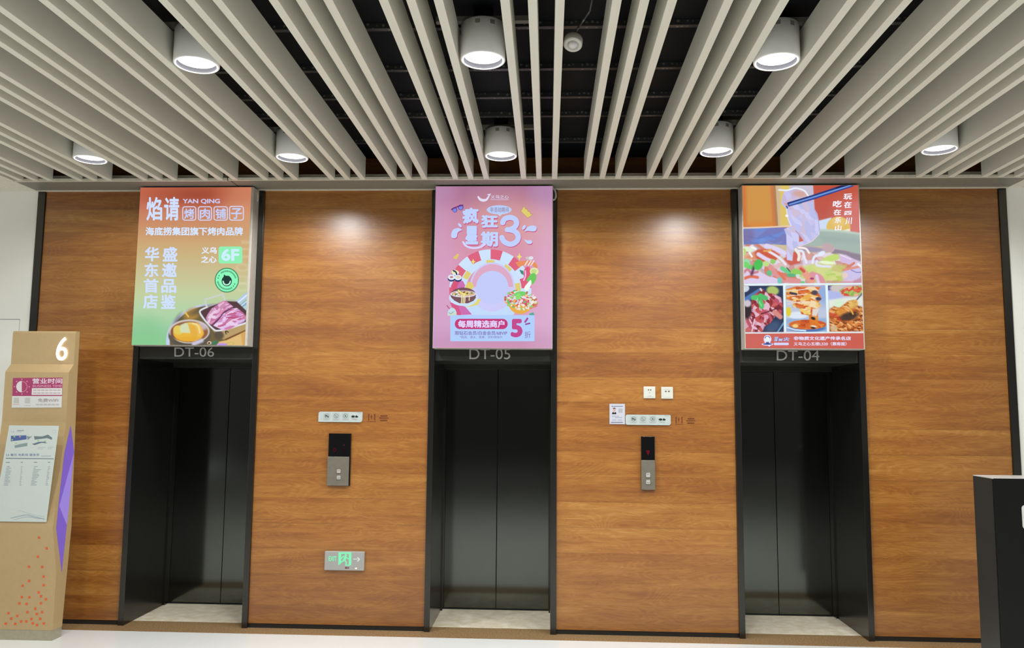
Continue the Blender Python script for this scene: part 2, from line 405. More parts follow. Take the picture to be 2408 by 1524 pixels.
# perimeter trim between slats and wall, in two lengths meeting at a mitre
m = MB()
m.prism_x([(-0.30, HC), (-0.03, HC), (-0.03, HC+0.012), (-0.30, HC+0.012)], -4.27, -2.52, 0)
m.box(-4.27, -2.535, -0.318, -0.300, HC-0.006, HC+0.016, 1); m.box(-4.27, -2.52, -0.03, 0.0, HC-0.006, HC+0.010, 1)
m.box(-4.27, -2.56, -0.262, -0.245, HC+0.012, HC+0.055, 1)
m.build('trim_1', [MT['band'], MT['lip']], kind='structure')
m = MB()
m.prism_x([(-0.30, HC+0.002), (-0.03, HC+0.002), (-0.03, HC+0.014), (-0.30, HC+0.014)], -2.512, 3.632, 0)
m.box(-2.525, 3.632, -0.318, -0.300, HC-0.003, HC+0.018, 1); m.box(-2.40, 3.632, -0.03, 0.0, HC-0.004, HC+0.012, 1)
m.box(-2.48, 3.632, -0.262, -0.245, HC+0.014, HC+0.057, 1)
m.build('trim_2', [MT['band'], MT['lip']], kind='structure')
MB().box(-4.26, -4.197, -0.012, 0.05, 0, HC-0.004, 0, 0.003).build('trim_3', MT['dark_metal'], kind='structure')
MB().box(3.562, 3.622, -0.012, 0.05, 0, HC-0.004, 0, 0.003).build('trim_4', MT['dark_metal'], kind='structure')

# ------------------------------------------------------------------ elevator entrances
def elevator(x0, x1, num, tb, label):
    root = thing('elevator_entrance', ((x0+x1)/2, 0.35, 0), label, 'elevator', 'elevator entrances')
    jw = 0.046
    for a, b in ((x0+0.001, x0+jw), (x1-jw, x1-0.001)):
        m = MB(); m.box(a, b, -0.02, 0.80, 0.0, 3.49, 0, 0.002); m.build('jamb', MT['dark_metal'], root)
    hd = MB().box(x0+jw, x1-jw, 0.004, 0.78, 2.10, 3.49).build('header', MT['header'], root)
    MB().box(x0+jw, x1-jw, 0.60, 0.70, 2.06, 2.10).build('lintel', MT['header'], root)
    # raised sign on the header
    uv, fs = glyphs('DT-%s' % num)
    bx0, by0, bx1, by1 = tb; p = [on_plane(bx0+u*(bx1-bx0), by1-v*(by1-by0), 1, 0.004) for u, v in uv]
    bm = bmesh.new(); vs = [bm.verts.new((q[0], -0.004, q[2])) for q in p]
    for f in fs:
        try: bm.faces.new([vs[i] for i in f])
        except ValueError: pass
    r = bmesh.ops.extrude_face_region(bm, geom=bm.faces[:])
    for v in [g for g in r['geom'] if isinstance(g, bmesh.types.BMVert)]: v.co.y = 0.0045
    mb = MB(); mb.bm.free(); mb.bm = bm; mb.build('number_sign', MT['letter'], hd)
    cx = (x0+x1)/2
    for a, b in ((x0+jw+0.012, cx-0.002), (cx+0.002, x1-jw-0.012)):
        MB().box(a, b, 0.72, 0.75, 0.006, 2.06, 0, 0.002).build('door_leaf', MT['door'], root)
    MB().box(x0+jw, x1-jw, 0.762, 0.778, 0.006, 2.09).build('gap_light_block', MT['header'], root)  # unseen dark plate added to keep light out of the leaf gap
    for a, b in ((x0+jw, x0+jw+0.012), (x1-jw-0.012, x1-jw)):
        MB().box(a, b, 0.64, 0.74, 0.0, 2.06).build('door_stop', MT['dark_metal'], root)
    MB().box(x0+jw, x1-jw, 0.70, 0.78, -0.01, 0.005).build('sill', MT['header'], root)
    return root
elevator(*ELV[0], '06', (411, 817, 504, 839), 'black elevator entrance marked DT-06 under the orange and green lit poster')
elevator(*ELV[1], '05', (1104, 820, 1200, 845), 'black elevator entrance marked DT-05 under the pink lit poster')
elevator(*ELV[2], '04', (1826, 824, 1926, 848), 'black elevator entrance marked DT-04 under the red food poster')

# ------------------------------------------------------------------ ceiling slats in triples
L0 = -0.338
slat_x = []
for k in range(-3, 3):
    for g in (0.145, 0.632, 1.115):
        for j in range(3):
            x = L0+1.5*k+g+0.12*j
            if -4.24 < x < 3.61: slat_x.append(x)
ORD = ['first', 'second', 'third', 'fourth', 'fifth', 'sixth', 'seventh', 'eighth', 'ninth', 'tenth', 'eleventh', 'twelfth', 'thirteenth', 'fourteenth', 'fifteenth', 'sixteenth', 'seventeenth']
base = None
for i, x in enumerate(slat_x):
    lab = 'pale grey ceiling slat, %s of the %s slat triple counted from the left' % (('left one', 'middle one', 'right one')[i % 3], ORD[i//3])
    if base is None:
        bm = MB().box(-0.0205, 0.0205, -6.6, -0.315, HC, HC+0.176, 0, 0.0012, 1)
        base = bm.build('slat', MT['slat'], kind='thing'); o = base
    else:
        o = base.copy(); C.objects.link(o)
    o.location = (x, 0, 0); setp(o, lab, 'ceiling slat', 'ceiling slats in triples')

# rails and cables in the dark void above the slats
rail0 = None
for i, (y, lab) in enumerate(((-2.33, 'dark slotted ceiling rail running behind the round white sensor'), (-1.80, 'dark slotted ceiling rail crossing midway between the two lamp rows'),
                              (-1.36, 'dark slotted ceiling rail in front of the back lamp row'), (-1.02, 'dark slotted ceiling rail just before the back lamp row'),
                              (-0.47, 'dark slotted ceiling rail nearest the wooden wall'), (-3.05, 'dark slotted ceiling rail in front of the front lamp row'))):
    if rail0 is None:
        rail0 = MB().box(-4.2, 3.6, -0.016, 0.016, 3.735, VOID).build('slotted_rail', MT['rail'], kind='thing'); o = rail0
    else: o = rail0.copy(); C.objects.link(o)
    o.location = (0, y, 0); setp(o, lab, 'ceiling rail', 'slotted rails above the slats')
t = MB().tube([(0.10, -3.2, 3.74), (0.16, -2.95, 3.72), (0.21, -2.75, 3.70), (0.20, -2.62, 3.68), (0.124, -2.526, 3.603)], 0.006)
setp(t.build('sensor_cable', MT['rail']), 'thin dark cable looping down to the round white ceiling sensor', 'cable')

# ------------------------------------------------------------------ downlights
LZ = 3.502
def downlight():
    root = thing('downlight', (0, 0, LZ), '', 'downlight', 'round ceiling downlights'); R = 0.1145; z = LZ
    b = MB().lathe([(R-0.010, z), (R-0.002, z), (R, z+0.003), (R, z+0.182), (R-0.004, z+0.186), (0, z+0.186)], 0, 0, 56).build('lamp_body', MT['lamp_body'], root)
    MB().lathe([(R-0.0135, z+0.001), (R-0.019, z+0.024), (0.0, z+0.0245)], 0, 0, 56).build('reflector', MT['reflector'], root)
    MB().lathe([(R-0.0195, z+0.0235), (0.0, z+0.0225)], 0, 0, 56).build('lens', MT['lens'], root)
    MB().lathe([(R-0.008, z-0.0004), (R-0.0138, z+0.0012)], 0, 0, 56).build('lit_rim', MT['lens'], root)  # rim given its own glow in place of lamp light on the bevel
    MB().box(-0.24, 0.24, -0.05, -0.015, z+0.188, z+0.215).build('mounting_bar', MT['band'], root)
    MB().lathe([(0.05, z+0.17), (0.05, VOID+0.002)], 0, 0, 20).build('mounting_stem', MT['void'], root)
    ld = bpy.data.lights.new('lamp_light', 'SPOT'); ld.energy = LAMP_POWER; ld.color = (0.95, 0.98, 1.0); ld.spot_size = math.radians(160); ld.spot_blend = 0.5; ld.shadow_soft_size = 0.07
    lo = bpy.data.objects.new('lamp_light', ld); C.objects.link(lo); lo.parent = root; lo.location = (0, 0, 0.016)
    for a in (-62, -100):
        t = math.radians(a); cx, cy = R*math.cos(t), R*math.sin(t)
        mm = MB(); mm.box(-0.012, 0.012, -0.002, 0.002, z+0.148, z+0.170); bmesh.ops.rotate(mm.bm, verts=mm.bm.verts, cent=(0, 0, 0), matrix=Matrix.Rotation(t+math.pi/2, 3, 'Z')); bmesh.ops.translate(mm.bm, verts=mm.bm.verts, vec=(cx, cy, 0))
        mm.build('clip', MT['band'], b)
    return root
lamps = [(-1.843, -2.435, 'lit white downlight of the front row, at upper left above poster DT-06 side'),
         (-0.338, -2.455, 'lit white downlight of the front row, left of the round white sensor'),
         (1.162, -2.40, 'lit white downlight of the front row, right of the round white sensor'),
         (-3.338, -0.835, 'lit white downlight of the back row, leftmost and half hidden by slats'),
         (-1.843, -0.85, 'lit white downlight of the back row between posters DT-06 and DT-05'),
         (-0.338, -0.865, 'lit white downlight of the back row above the pink poster'),
         (1.162, -0.93, 'lit white downlight of the back row above the two white wall sockets'),
         (2.662, -0.95, 'lit white downlight of the back row, rightmost above the right wood panel'),
         (-3.338, -2.42, 'lit white downlight of the front row, outermost on the left'),
         (2.662, -2.42, 'lit white downlight of the front row, outermost on the right')]
for r_, y in ((3, -4.0),):
    for k in range(-2, 3): lamps.append((L0+1.5*k, y, 'lit white downlight overhead, %s from left in the %s row out from the wall' % (ORD[k+2], ORD[r_-1])))
d0 = downlight()
for i, (x, y, lab) in enumerate(lamps):
    o = d0 if i == 0 else copy_tree(d0)
    o.location = (x, y, LZ); o['label'] = lab
    if i == 3:                                     # this lamp burns weaker than the others
        for q in kids(o):
            if q.type == 'LIGHT': q.data = q.data.copy(); q.data.energy = LAMP_POWER*0.45

# round sensor hanging between slats
s = thing('motion_sensor', (0.118, -2.55, 3.535), 'small round white motion sensor hanging between the slats near the front lamps', 'sensor')
MB().lathe([(0, 3.577), (0.044, 3.577), (0.047, 3.574), (0.047, 3.540), (0.044, 3.536), (0.029, 3.535), (0.027, 3.540), (0.0, 3.540)], 0.118, -2.55, 36).build('housing', MT['plastic'], s)
MB().lathe([(0.024, 3.540)]+[(0.024*math.cos(a), 3.540-0.016*math.sin(a)) for a in np.linspace(0.2, math.pi/2, 7)], 0.118, -2.55, 28).build('dome', mat('sensor_dome', (205, 200, 200), 0.1), s)
s.rotation_euler = (math.radians(-24), math.radians(6), 0)

# ------------------------------------------------------------------ backlit posters
FY = -0.152
def lightbox(x0, x1, z0, z1, label, art, cable=None):
    root = thing('poster_lightbox', ((x0+x1)/2, -0.09, z0), label, 'poster', 'backlit posters above the elevators')
    m = MB(); m.box(x0, x1, -0.150, -0.021, z0, z1, 0, 0.003); cs = m.build('case', MT['case'], root)
    art.build('poster_face', MT['lit_print'], root)
    if cable:
        pts = catmull([tuple(on_plane(a, b, 1, -0.06)) [0:2] for a, b in cable]); q = catmull([(on_plane(a, b, 1, -0.06)[0], on_plane(a, b, 1, -0.06)[2]) for a, b in cable])
        MB().tube([(a, -0.06, c) for a, c in q], 0.008).build('cable', MT['cable'], root)
    return root

# --- DT-06: orange to green grill poster
A = Art(1, FY)
ca = lambda x, y: (310+x/7.62, 440+y/7.62)
cb = lambda x, y: (310+x/7.62, 620+y/7.62)
def paint06(p):
    p.vgrad([(440, (196, 104, 76)), (470, (192, 104, 82)), (500, (200, 128, 98)), (540, (203, 150, 108)), (580, (204, 172, 122)), (640, (202, 192, 146)), (690, (196, 208, 160)), (740, (176, 212, 170)), (780, (150, 204, 160)), (815, (136, 206, 142))])
    p.cv = lambda u, v: ((u-310)*7.62, (v-440)*7.62)
    m = p.m_ell(1150, 130, 620, 170, 0, 260); p.put(m*0.65, (148, 66, 44)); m = p.m_ell(2000, 250, 420, 420, 0, 400); p.put(m*0.35, (226, 160, 120)); p.put(p.m_ell(2050, 900, 380, 700, 0, 380)*0.3, (216, 176, 128))
    for y0, h in ((960, 60), (1090, 40), (1230, 40)): p.put(p.m_poly([(1960, y0), (2110, y0), (2110, y0+h), (1960, y0+h)], 30)*0.25, (236, 226, 200))
    p.cv = lambda u, v: ((u-310)*7.62, (v-620)*7.62)
    for y0 in (10, 230, 360): p.put((p.m_ell(1980, y0+60, 120, 80, 0, 30)-p.m_ell(1980, y0+60, 80, 45, 0, 30))*0.22, (238, 232, 206))
    p.put(p.m_ell(200, 1180, 350, 260, 0, 240)*0.4, (128, 196, 138))
    # pan
    p.ell(1390, 1400, 775, 675, (196, 208, 240), 0, 14); p.ell(1400, 1400, 720, 640, (112, 98, 66), 0, 14)
    p.put(p.m_ell(1080, 900, 150, 100, -25, 60)*0.8, (186, 142, 66)); p.put(p.m_ell(1270, 830, 240, 60, -18, 50)*0.7, (92, 84, 70)); p.line([(960, 880), (1015, 950)], 26, (232, 196, 90))
    p.put(p.m_ell(800, 1080, 60, 180, 25, 60)*0.6, (84, 78, 64))
    # bowl
    p.ell(1035, 1290, 380, 230, (96, 88, 76), 0, 14); p.ell(1030, 1215, 365, 215, (204, 196, 186), 0, 12); p.ell(1030, 1222, 335, 188, (150, 98, 70), 0, 12); p.put(p.m_ell(800, 1240, 90, 130, 30, 60)*0.7, (110, 66, 66)); p.put(p.m_ell(1260, 1120, 90, 60, 30, 40)*0.8, (206, 196, 214))
    p.ell(1015, 1245, 275, 150, (232, 182, 66), 0, 16); p.ell(830, 1190, 90, 85, (226, 204, 96), 0, 20); p.ell(1170, 1180, 90, 130, (238, 188, 86), -25, 18); p.ell(1040, 1150, 120, 100, (226, 206, 104), 0, 22)
    p.poly([(860, 1180), (870, 1100), (960, 1060), (1005, 1070), (1060, 1230), (1000, 1240), (880, 1240)], (212, 220, 178), 24); p.poly([(1005, 1070), (1140, 1110), (1180, 1260), (1160, 1380), (1090, 1390)], (228, 176, 72), 24); p.line([(1090, 1065), (1190, 1120), (1220, 1240)], 26, (240, 222, 160)); p.put(p.m_ell(1000, 1350, 210, 40, 0, 40)*0.7, (226, 170, 52))
    p.line([(700, 1290), (790, 1390), (930, 1450), (1080, 1460)], 26, (84, 80, 70), 30); p.line([(1110, 1440), (1250, 1380)], 70, (202, 198, 220), 40)
    # knife blades
    p.poly([(1790, 735), (2105, 475), (2110, 570), (1880, 770), (1830, 780)], (176, 202, 238)); p.poly([(1890, 780), (2105, 600), (2105, 700), (1960, 800)], (134, 170, 206)); p.poly([(1960, 830), (2105, 680), (2105, 880)], (178, 210, 224)); p.line([(1850, 740), (2090, 540)], 24, (226, 236, 252)); p.line([(1920, 790), (2100, 640)], 20, (210, 230, 244))
    # tray
    p.poly([(1500, 1190), (2085, 1060), (2070, 1190), (1680, 1370), (1560, 1340), (1440, 1180)], (186, 158, 108), 14); p.ell(1560, 1280, 90, 80, (96, 84, 70), 30, 40); p.poly([(1650, 1360), (2070, 1170), (2070, 1215), (1690, 1385)], (120, 78, 46), 14)
    p.poly([(1215, 880), (1350, 790), (1680, 670), (1880, 680), (2090, 880), (2085, 1030), (1640, 1200), (1490, 1190), (1360, 1080)], (88, 62, 66), 12)
    p.line([(1360, 775), (1240, 830), (1225, 890), (1330, 1040), (1470, 1180), (1560, 1200), (1750, 1160), (2080, 1050)], 30, (224, 226, 236)); p.line([(1360, 775), (1700, 660), (1860, 665)], 16, (180, 176, 172))
    p.line([(1340, 765), (1318, 690), (1318, 640), (1630, 548), (1650, 600), (1668, 650)], 30, (206, 208, 206), 10, False)
    m = p.m_poly([(1640, 660), (1700, 680), (1815, 770), (1750, 810), (1650, 860), (1560, 980), (1440, 1100), (1360, 1060), (1330, 970), (1370, 890), (1430, 810)], 14); p.put(m, (214, 158, 196)); p.blobs(m, (1320, 650, 1820, 1110), [(232, 190, 222), (206, 140, 176), (190, 112, 158), (240, 214, 236), (216, 160, 200), (224, 140, 176)], 90, 2.2, -40, 0.85, 3)
    m = p.m_poly([(1790, 810), (1880, 795), (1990, 880), (2060, 960), (2010, 1040), (1760, 1170), (1640, 1195), (1460, 1110), (1560, 1010), (1640, 900)], 14); p.put(m, (214, 164, 212)); p.blobs(m, (1450, 790, 2070, 1200), [(232, 190, 226), (222, 196, 240), (204, 120, 160), (196, 96, 140), (238, 214, 240), (210, 150, 204)], 100, 2.6, -20, 0.85, 5)
    p.line([(1680, 960), (1850, 970), (2000, 930)], 16, (178, 74, 116)); p.line([(1830, 880), (1930, 860), (2030, 930)], 14, (190, 84, 130)); p.line([(1420, 1110), (1560, 980), (1660, 860), (1790, 800)], 18, (120, 62, 110)); p.line([(1560, 1100), (1660, 1000), (1700, 920)], 12, (238, 216, 240))
    # board and garnish
    p.poly([(1560, 1400), (1700, 1370), (2065, 1200), (2065, 1500), (1500, 1500)], (226, 190, 124), 20); p.put(p.m_poly([(1950, 1250), (2065, 1200), (2065, 1480), (1990, 1480)], 40)*0.6, (206, 150, 74))
    p.put(p.m_ell(1760, 1440, 80, 34, -10, 10)-p.m_ell(1760, 1440, 60, 22, -10, 10), (190, 190, 92)); p.ell(1480, 1420, 70, 40, (74, 120, 90), -20, 20); p.ell(1390, 1420, 40, 30, (220, 190, 170)); p.ell(1385, 1425, 18, 16, (40, 36, 34)); p.ell(1620, 1450, 90, 26, (188, 146, 236), 0, 16); p.line([(1690, 1260), (1680, 1210), (1730, 1230)], 16, (40, 36, 34))
    p.cv = lambda u, v: (u, v)
A.grid(-3.314, -2.398, 2.203, 3.484, 250, 350, paint06)
WH = (208, 224, 255)
A.cv = ca
A.text('焰', 262, 178, 545, 602, WH, 4, 0.024); A.text('请', 580, 178, 852, 602, WH, 4, 0.024)
A.text('YAN QING', 915, 212, 1580, 306, (205, 200, 238), 4, 0.034)
for x0, x1, ch in ((905, 1155, '烤'), (1185, 1437, '肉'), (1465, 1722, '铺'), (1745, 2008, '子')):
    y0 = 345 if ch != '子' else 338; A.frame(x0, y0, x1, 602, 17, (212, 214, 246), 4, 46); A.text(ch, x0+34, y0+38, x1-34, 572, (196, 208, 252), 4, 0.022)
A.text('海底捞集团旗下烤肉品牌', 246, 718, 1992, 868, (214, 230, 255), 4, 0.03)
for ch, b in (('华', (235, 1072, 492, 1332)), ('东', (228, 1362, 480, 1612))): A.text(ch, *b, WH, 4, 0.031)
for ch, b in (('盛', (552, 1072, 818, 1335)), ('邀', (542, 1360, 808, 1615))): A.text(ch, *b, WH, 4, 0.031)
A.text('义乌', 1248, 1074, 1524, 1194, (228, 236, 252), 4, 0.034); A.text('之心', 1243, 1234, 1520, 1358, (228, 236, 252), 4, 0.034)
A.rect(1555, 1066, 1982, 1370, (146, 240, 180), 3, 46); A.text('6F', 1606, 1108, 1926, 1324, (206, 240, 255), 4, 0.036)
A.cv = cb
for ch, b in (('首', (214, 268, 480, 524)), ('店', (200, 552, 468, 808)), ('品', (528, 276, 798, 526)), ('鉴', (518, 556, 790, 812))): A.text(ch, *b, WH, 4, 0.031)
A.ell(1703, 297, 217, 222, (70, 128, 96), 3, n=48); A.ell(1703, 297, 200, 205, (140, 250, 188), 4, n=48)
for q0, q1, n in ((-130, -10, 19), (55, 175, 19)):       # ring of tiny lettering, too small to read
    for k in range(n):
        a0 = q0+(q1-q0)*k/n; A.ring(1703, 297, 148, 176, (66, 128, 98), 5, a0, a0+(q1-q0)/n*0.62, 3)
for a0 in (22, 38, 190, 206): A.ring(1703, 297, 150, 168, (66, 128, 98), 5, a0, a0+8, 3)
A.ell(1703, 312, 92, 96, (38, 60, 58), 5); A.poly([(1640, 260), (1655, 190), (1690, 225), (1712, 250), (1742, 215), (1780, 265), (1790, 320), (1620, 320)], (38, 60, 58), 5)
A.stroke([(1638, 318), (1655, 362), (1700, 382), (1748, 362), (1768, 318)], 24, (186, 250, 216), 6)
lightbox(-3.316, -2.38, 2.198, 3.488, 'tall backlit poster fading orange to green with meat tray, over elevator DT-06', A, [(598, 446), (604, 452), (606, 464), (604, 475), (597, 479)])

# --- DT-05: pink festival poster
A = Art(1, FY)
ca = lambda x, y: (1010+x/7.62, 440+y/7.62)
cb = lambda x, y: (1010+x/7.62, 620+y/7.62)
def paint05(p):
    p.vgrad([(436, (170, 116, 150)), (470, (178, 118, 148)), (500, (196, 134, 158)), (560, (212, 144, 166)), (620, (218, 150, 178)), (700, (222, 160, 190)), (760, (216, 164, 198)), (800, (202, 148, 184)), (820, (206, 150, 184))])
    p.cv = lambda u, v: ((u-1010)*7.62, (v-440)*7.62)
    p.put(p.m_ell(1450, 560, 700, 420, 10, 420)*0.5, (224, 172, 158)); p.put(p.m_ell(80, 1300, 420, 1600, 0, 420)*0.45, (206, 168, 212)); p.put(p.m_ell(2230, 1500, 420, 1600, 0, 420)*0.45, (222, 188, 222)); p.put(p.m_ell(2100, 30, 300, 300, 0, 300)*0.5, (178, 140, 184)); p.put(p.m_ell(80, 60, 300, 260, 0, 280)*0.4, (184, 142, 176))
    p.cv = lambda u, v: ((u-1010)*7.62, (v-620)*7.62)
    # salad bowl texture
    m = p.m_ell(1650, 660, 285, 175, 8, 20)*0; p.cv = lambda u, v: (u, v)
A.grid(-0.899, 0.032, 2.192, 3.485, 120, 160, paint05)
BL = (192, 212, 255)
A.cv = ca
A.stroke([(868, 165), (905, 218), (965, 238), (1025, 222), (1066, 170)], lambda t: 14+34*math.sin(math.pi*min(1, t*0.9+0.1)), (226, 222, 244), 4); A.poly([(1030, 130), (1105, 116), (1072, 176), (1050, 205), (1020, 200), (1058, 150)], (220, 214, 240), 4)
A.text('义乌之心', 1097, 145, 1420, 208, (216, 214, 244), 4, 0.012); A.rect(1090, 220, 1420, 232, (206, 190, 222), 4)
# sunglasses
for cx, cy, r in ((455, 412, 44), (560, 364, 50)): A.ell(cx, cy, r, r, (92, 62, 150), 4, n=20); A.ell(cx, cy+4, r*0.76, r*0.76, (126, 136, 226), 5, n=20)
A.stroke([(395, 402), (440, 375), (520, 345), (598, 325)], 22, (112, 52, 120), 5, False)
# speech bubble
A.ell(1248, 408, 222, 82, (184, 206, 248), 3, 0, 40); A.poly([(1215, 480), (1310, 475), (1262, 525)], (198, 210, 240), 3)
A.text('非活动期间', 1085, 362, 1418, 450, (150, 120, 150), 4, 0.006)
# crown, bits and stars
A.poly([(1632, 430), (1695, 335), (1722, 392), (1748, 385), (1768, 432), (1795, 428), (1815, 478), (1868, 482), (1830, 515), (1760, 562)], (180, 140, 110), 3); A.poly([(1640, 432), (1694, 348), (1718, 400), (1745, 398), (1764, 444), (1790, 440), (1810, 488), (1850, 490), (1820, 512), (1760, 550)], (222, 206, 110), 4)
A.poly([(425, 1258), (505, 1192), (532, 1212), (490, 1294), (440, 1285)], (222, 196, 110), 4)
for cx, cy, r in ((783, 1338, 42), (1610, 1247, 50)): A.poly([(cx, cy-r*1.3), (cx+r*0.35, cy-r*0.3), (cx+r, cy), (cx+r*0.35, cy+r*0.4), (cx, cy+r*1.5), (cx-r*0.35, cy+r*0.4), (cx-r, cy), (cx-r*0.35, cy-r*0.3)], (236, 224, 120), 9)
# headline with rose shadow
HS = (204, 92, 138)
for ch, b, bo in (('疯', (588, 368, 880, 660), 0.042), ('狂', (922, 502, 1222, 728), 0.05), ('星', (640, 696, 872, 1030), 0.05), ('期', (916, 797, 1230, 1070), 0.044)):
    A.text(ch, b[0]+10, b[1]+20, b[2]+10, b[3]+20, HS, 4, bo); A.text(ch, *b, BL, 5, bo)
three = [(1312, 640), (1345, 575), (1440, 545), (1530, 575), (1562, 650), (1520, 725), (1445, 762), (1395, 765)]
three2 = [(1440, 765), (1535, 800), (1590, 880), (1560, 975), (1455, 1025), (1345, 985), (1296, 905)]
for dx, dy, c, L in ((10, 14, HS, 4), (0, 0, (192, 208, 255), 6)):
    for q in (three, three2): A.stroke([(x+dx, y+dy) for x, y in q], 92, c, L)
for dx, dy, c, L in ((10, 16, HS, 3), (0, 0, BL, 5)):
    A.poly(catmull([(x+dx, y+dy) for x, y in ((588, 770), (520, 735), (430, 760), (390, 840), (400, 905), (450, 918), (490, 890), (500, 830), (530, 795), (588, 770))]), c, L)
    A.ell(545+dx, 685+dy, 22, 44, c, L, -40); A.ell(1692+dx, 722+dy, 26, 46, c, L, 35)
    A.poly(catmull([(x+dx, y+dy) for x, y in ((1700, 800), (1760, 715), (1860, 690), (1915, 720), (1905, 780), (1850, 795), (1770, 785), (1700, 800))]), c, L); A.poly(catmull([(x+dx, y+dy) for x, y in ((1685, 930), (1750, 955), (1820, 955), (1840, 995), (1810, 1020), (1750, 1010), (1685, 930))]), c, L)
A.stroke([(602, 985), (650, 1050), (740, 1088), (850, 1090), (940, 1062), (995, 1025)], 34, (214, 214, 255), 5)
# striped ring; the figure in its middle is left out, a plain pale disc stands there
A.cv = cb
cols = [(214, 92, 128), (206, 226, 250), (206, 112, 176), (206, 226, 250)]
for k in range(14):
    a0 = 150+k*17.2; A.ring(1090, 480, 470, 735, (222, 100, 128) if k % 2 else (206, 228, 252), 2, a0, a0+17.2, 8)
for a0, c in ((146, (214, 92, 128)), (140, (206, 112, 176))): A.ring(1090, 480, 560, 735, c, 2, a0-8, a0+4, 6)
A.ring(1090, 480, 440, 560, (204, 226, 252), 3, 140, 400, 50)
for a0 in (160, 205, 262, 300, 345): A.ring(1090, 480, 450, 545, (222, 206, 120), 4, a0, a0+16, 6)
A.poly([(500, 640), (1680, 640), (1500, 922), (560, 922)], (196, 220, 252), 2)
A.ell(1125, 420, 400, 440, (206, 204, 248), 5, n=56); A.ell(1125, 420, 372, 410, (222, 170, 198), 6, 0, 40, 180, 360); A.ell(1125, 430, 290, 300, (196, 204, 250), 7, n=48)
A.poly([(365, 690), (520, 745), (640, 770), (760, 912), (500, 922), (430, 850)], (212, 92, 136), 3); A.poly([(520, 760), (640, 775), (755, 910), (570, 918)], (206, 112, 178), 4)
A.poly([(640, 790), (800, 720), (860, 630), (930, 640), (860, 740), (680, 785)], (226, 214, 120), 5)
A.poly([(380, 410), (430, 310), (560, 300), (640, 380), (620, 460), (420, 480)], (216, 88, 122), 4); A.poly([(500, 400), (545, 305), (600, 310), (636, 385), (615, 450), (490, 455)], (206, 112, 180), 5)
A.poly([(640, 400), (700, 325), (770, 345), (795, 430), (740, 475), (650, 450)], (222, 206, 110), 6)
# sushi
for cx, cy in ((395, 245), (512, 250), (465, 165)): A.ell(cx, cy+26, 68, 52, (52, 60, 110), 6); A.ell(cx, cy, 64, 48, (226, 232, 246), 7)
A.ell(395, 243, 30, 18, (190, 130, 130), 8); A.ell(515, 245, 42, 26, (222, 212, 190), 8); A.ell(455, 150, 62, 36, (232, 232, 176), 8); A.stroke([(430, 128), (470, 150), (490, 195)], 26, (46, 56, 96), 9)
# noodle bowl
A.ell(610, 610, 258, 150, (204, 226, 252), 6); A.ell(605, 560, 230, 130, (120, 84, 92), 7); A.poly([(385, 580), (840, 600), (790, 668), (690, 712), (540, 712), (440, 660)], (120, 84, 92), 7)
A.ell(605, 545, 232, 62, (220, 212, 226), 8); A.ell(605, 540, 205, 48, (210, 176, 150), 9)
rnd = random.Random(5)
for k in range(26): A.ell(605+rnd.uniform(-170, 170), 540+rnd.uniform(-34, 30), rnd.uniform(12, 34), rnd.uniform(7, 14), rnd.choice([(240, 226, 150), (120, 60, 50), (236, 232, 240), (90, 140, 90), (226, 160, 90), (232, 206, 96)]), 10, rnd.uniform(-40, 40), 12)
for x0 in (575, 605, 632): A.stroke([(x0, 560), (x0+4, 640), (x0-4, 706)], 18, (236, 228, 170), 11)
A.stroke([(715, 570), (712, 660)], 16, (236, 228, 170), 11); A.stroke([(520, 480), (560, 520), (640, 548)], 26, (240, 226, 130), 11)
# salad bowl
A.poly(catmull([(1325, 672), (1400, 740), (1480, 850), (1590, 900), (1700, 890), (1800, 830), (1860, 760), (1945, 700), (1880, 700), (1600, 740), (1325, 672)]), (232, 176, 76), 6); A.poly([(1780, 790), (1945, 695), (1925, 770), (1820, 810)], (226, 120, 110), 7)
for k in range(130):
    a = rnd.uniform(0, 6.283); q = math.sqrt(rnd.random()); x, y = 1630+285*q*math.cos(a), 655+160*q*math.sin(a)+0.12*285*q*math.cos(a)
    A.ell(x, y, rnd.uniform(16, 46), rnd.uniform(10, 26), rnd.choice([(226, 96, 84), (240, 236, 226), (150, 206, 120), (238, 170, 110), (210, 80, 90), (232, 226, 190), (110, 190, 110), (236, 220, 220), (190, 120, 90)]), 7+(k % 5)*0.6, rnd.uniform(-70, 70), 10)
A.ell(1620, 545, 110, 46, (120, 210, 110), 11, -8); A.ell(1590, 590, 46, 60, (140, 222, 120), 11, 20)
# prawn, chilli and greens
A.poly(catmull([(1545, -20), (1640, -45), (1780, -50), (1890, -20), (1940, 60), (1900, 80), (1830, 30), (1700, 30), (1600, 60), (1545, -20)]), (232, 146, 92), 8)
for x0 in (1740, 1800, 1850): A.stroke([(x0+20, -48), (x0-30, 30)], 22, (240, 222, 230), 9)
A.ell(1780, -90, 60, 26, (206, 200, 190), 8, 20); A.ell(1820, -100, 40, 30, (226, 226, 240), 9)
A.poly(catmull([(1790, 60), (1810, 150), (1770, 250), (1665, 340), (1690, 240), (1690, 130), (1740, 60), (1790, 60)]), (222, 92, 122), 9); A.stroke([(1715, 130), (1720, 220), (1690, 300)], 24, (238, 196, 236), 10); A.poly([(1610, 110), (1680, 130), (1690, 210), (1640, 180)], (70, 140, 120), 9)
A.ell(1875, 140, 78, 66, (226, 232, 170), 9); A.ell(1870, 140, 50, 40, (196, 222, 140), 10); A.poly(catmull([(1800, 200), (1860, 170), (1910, 200), (1910, 280), (1850, 370), (1790, 330), (1740, 300), (1800, 200)]), (112, 200, 96), 10)
A.poly(catmull([(1810, 290), (1830, 340), (1800, 430), (1760, 485), (1705, 470), (1710, 410), (1810, 290)]), (238, 250, 244), 11)
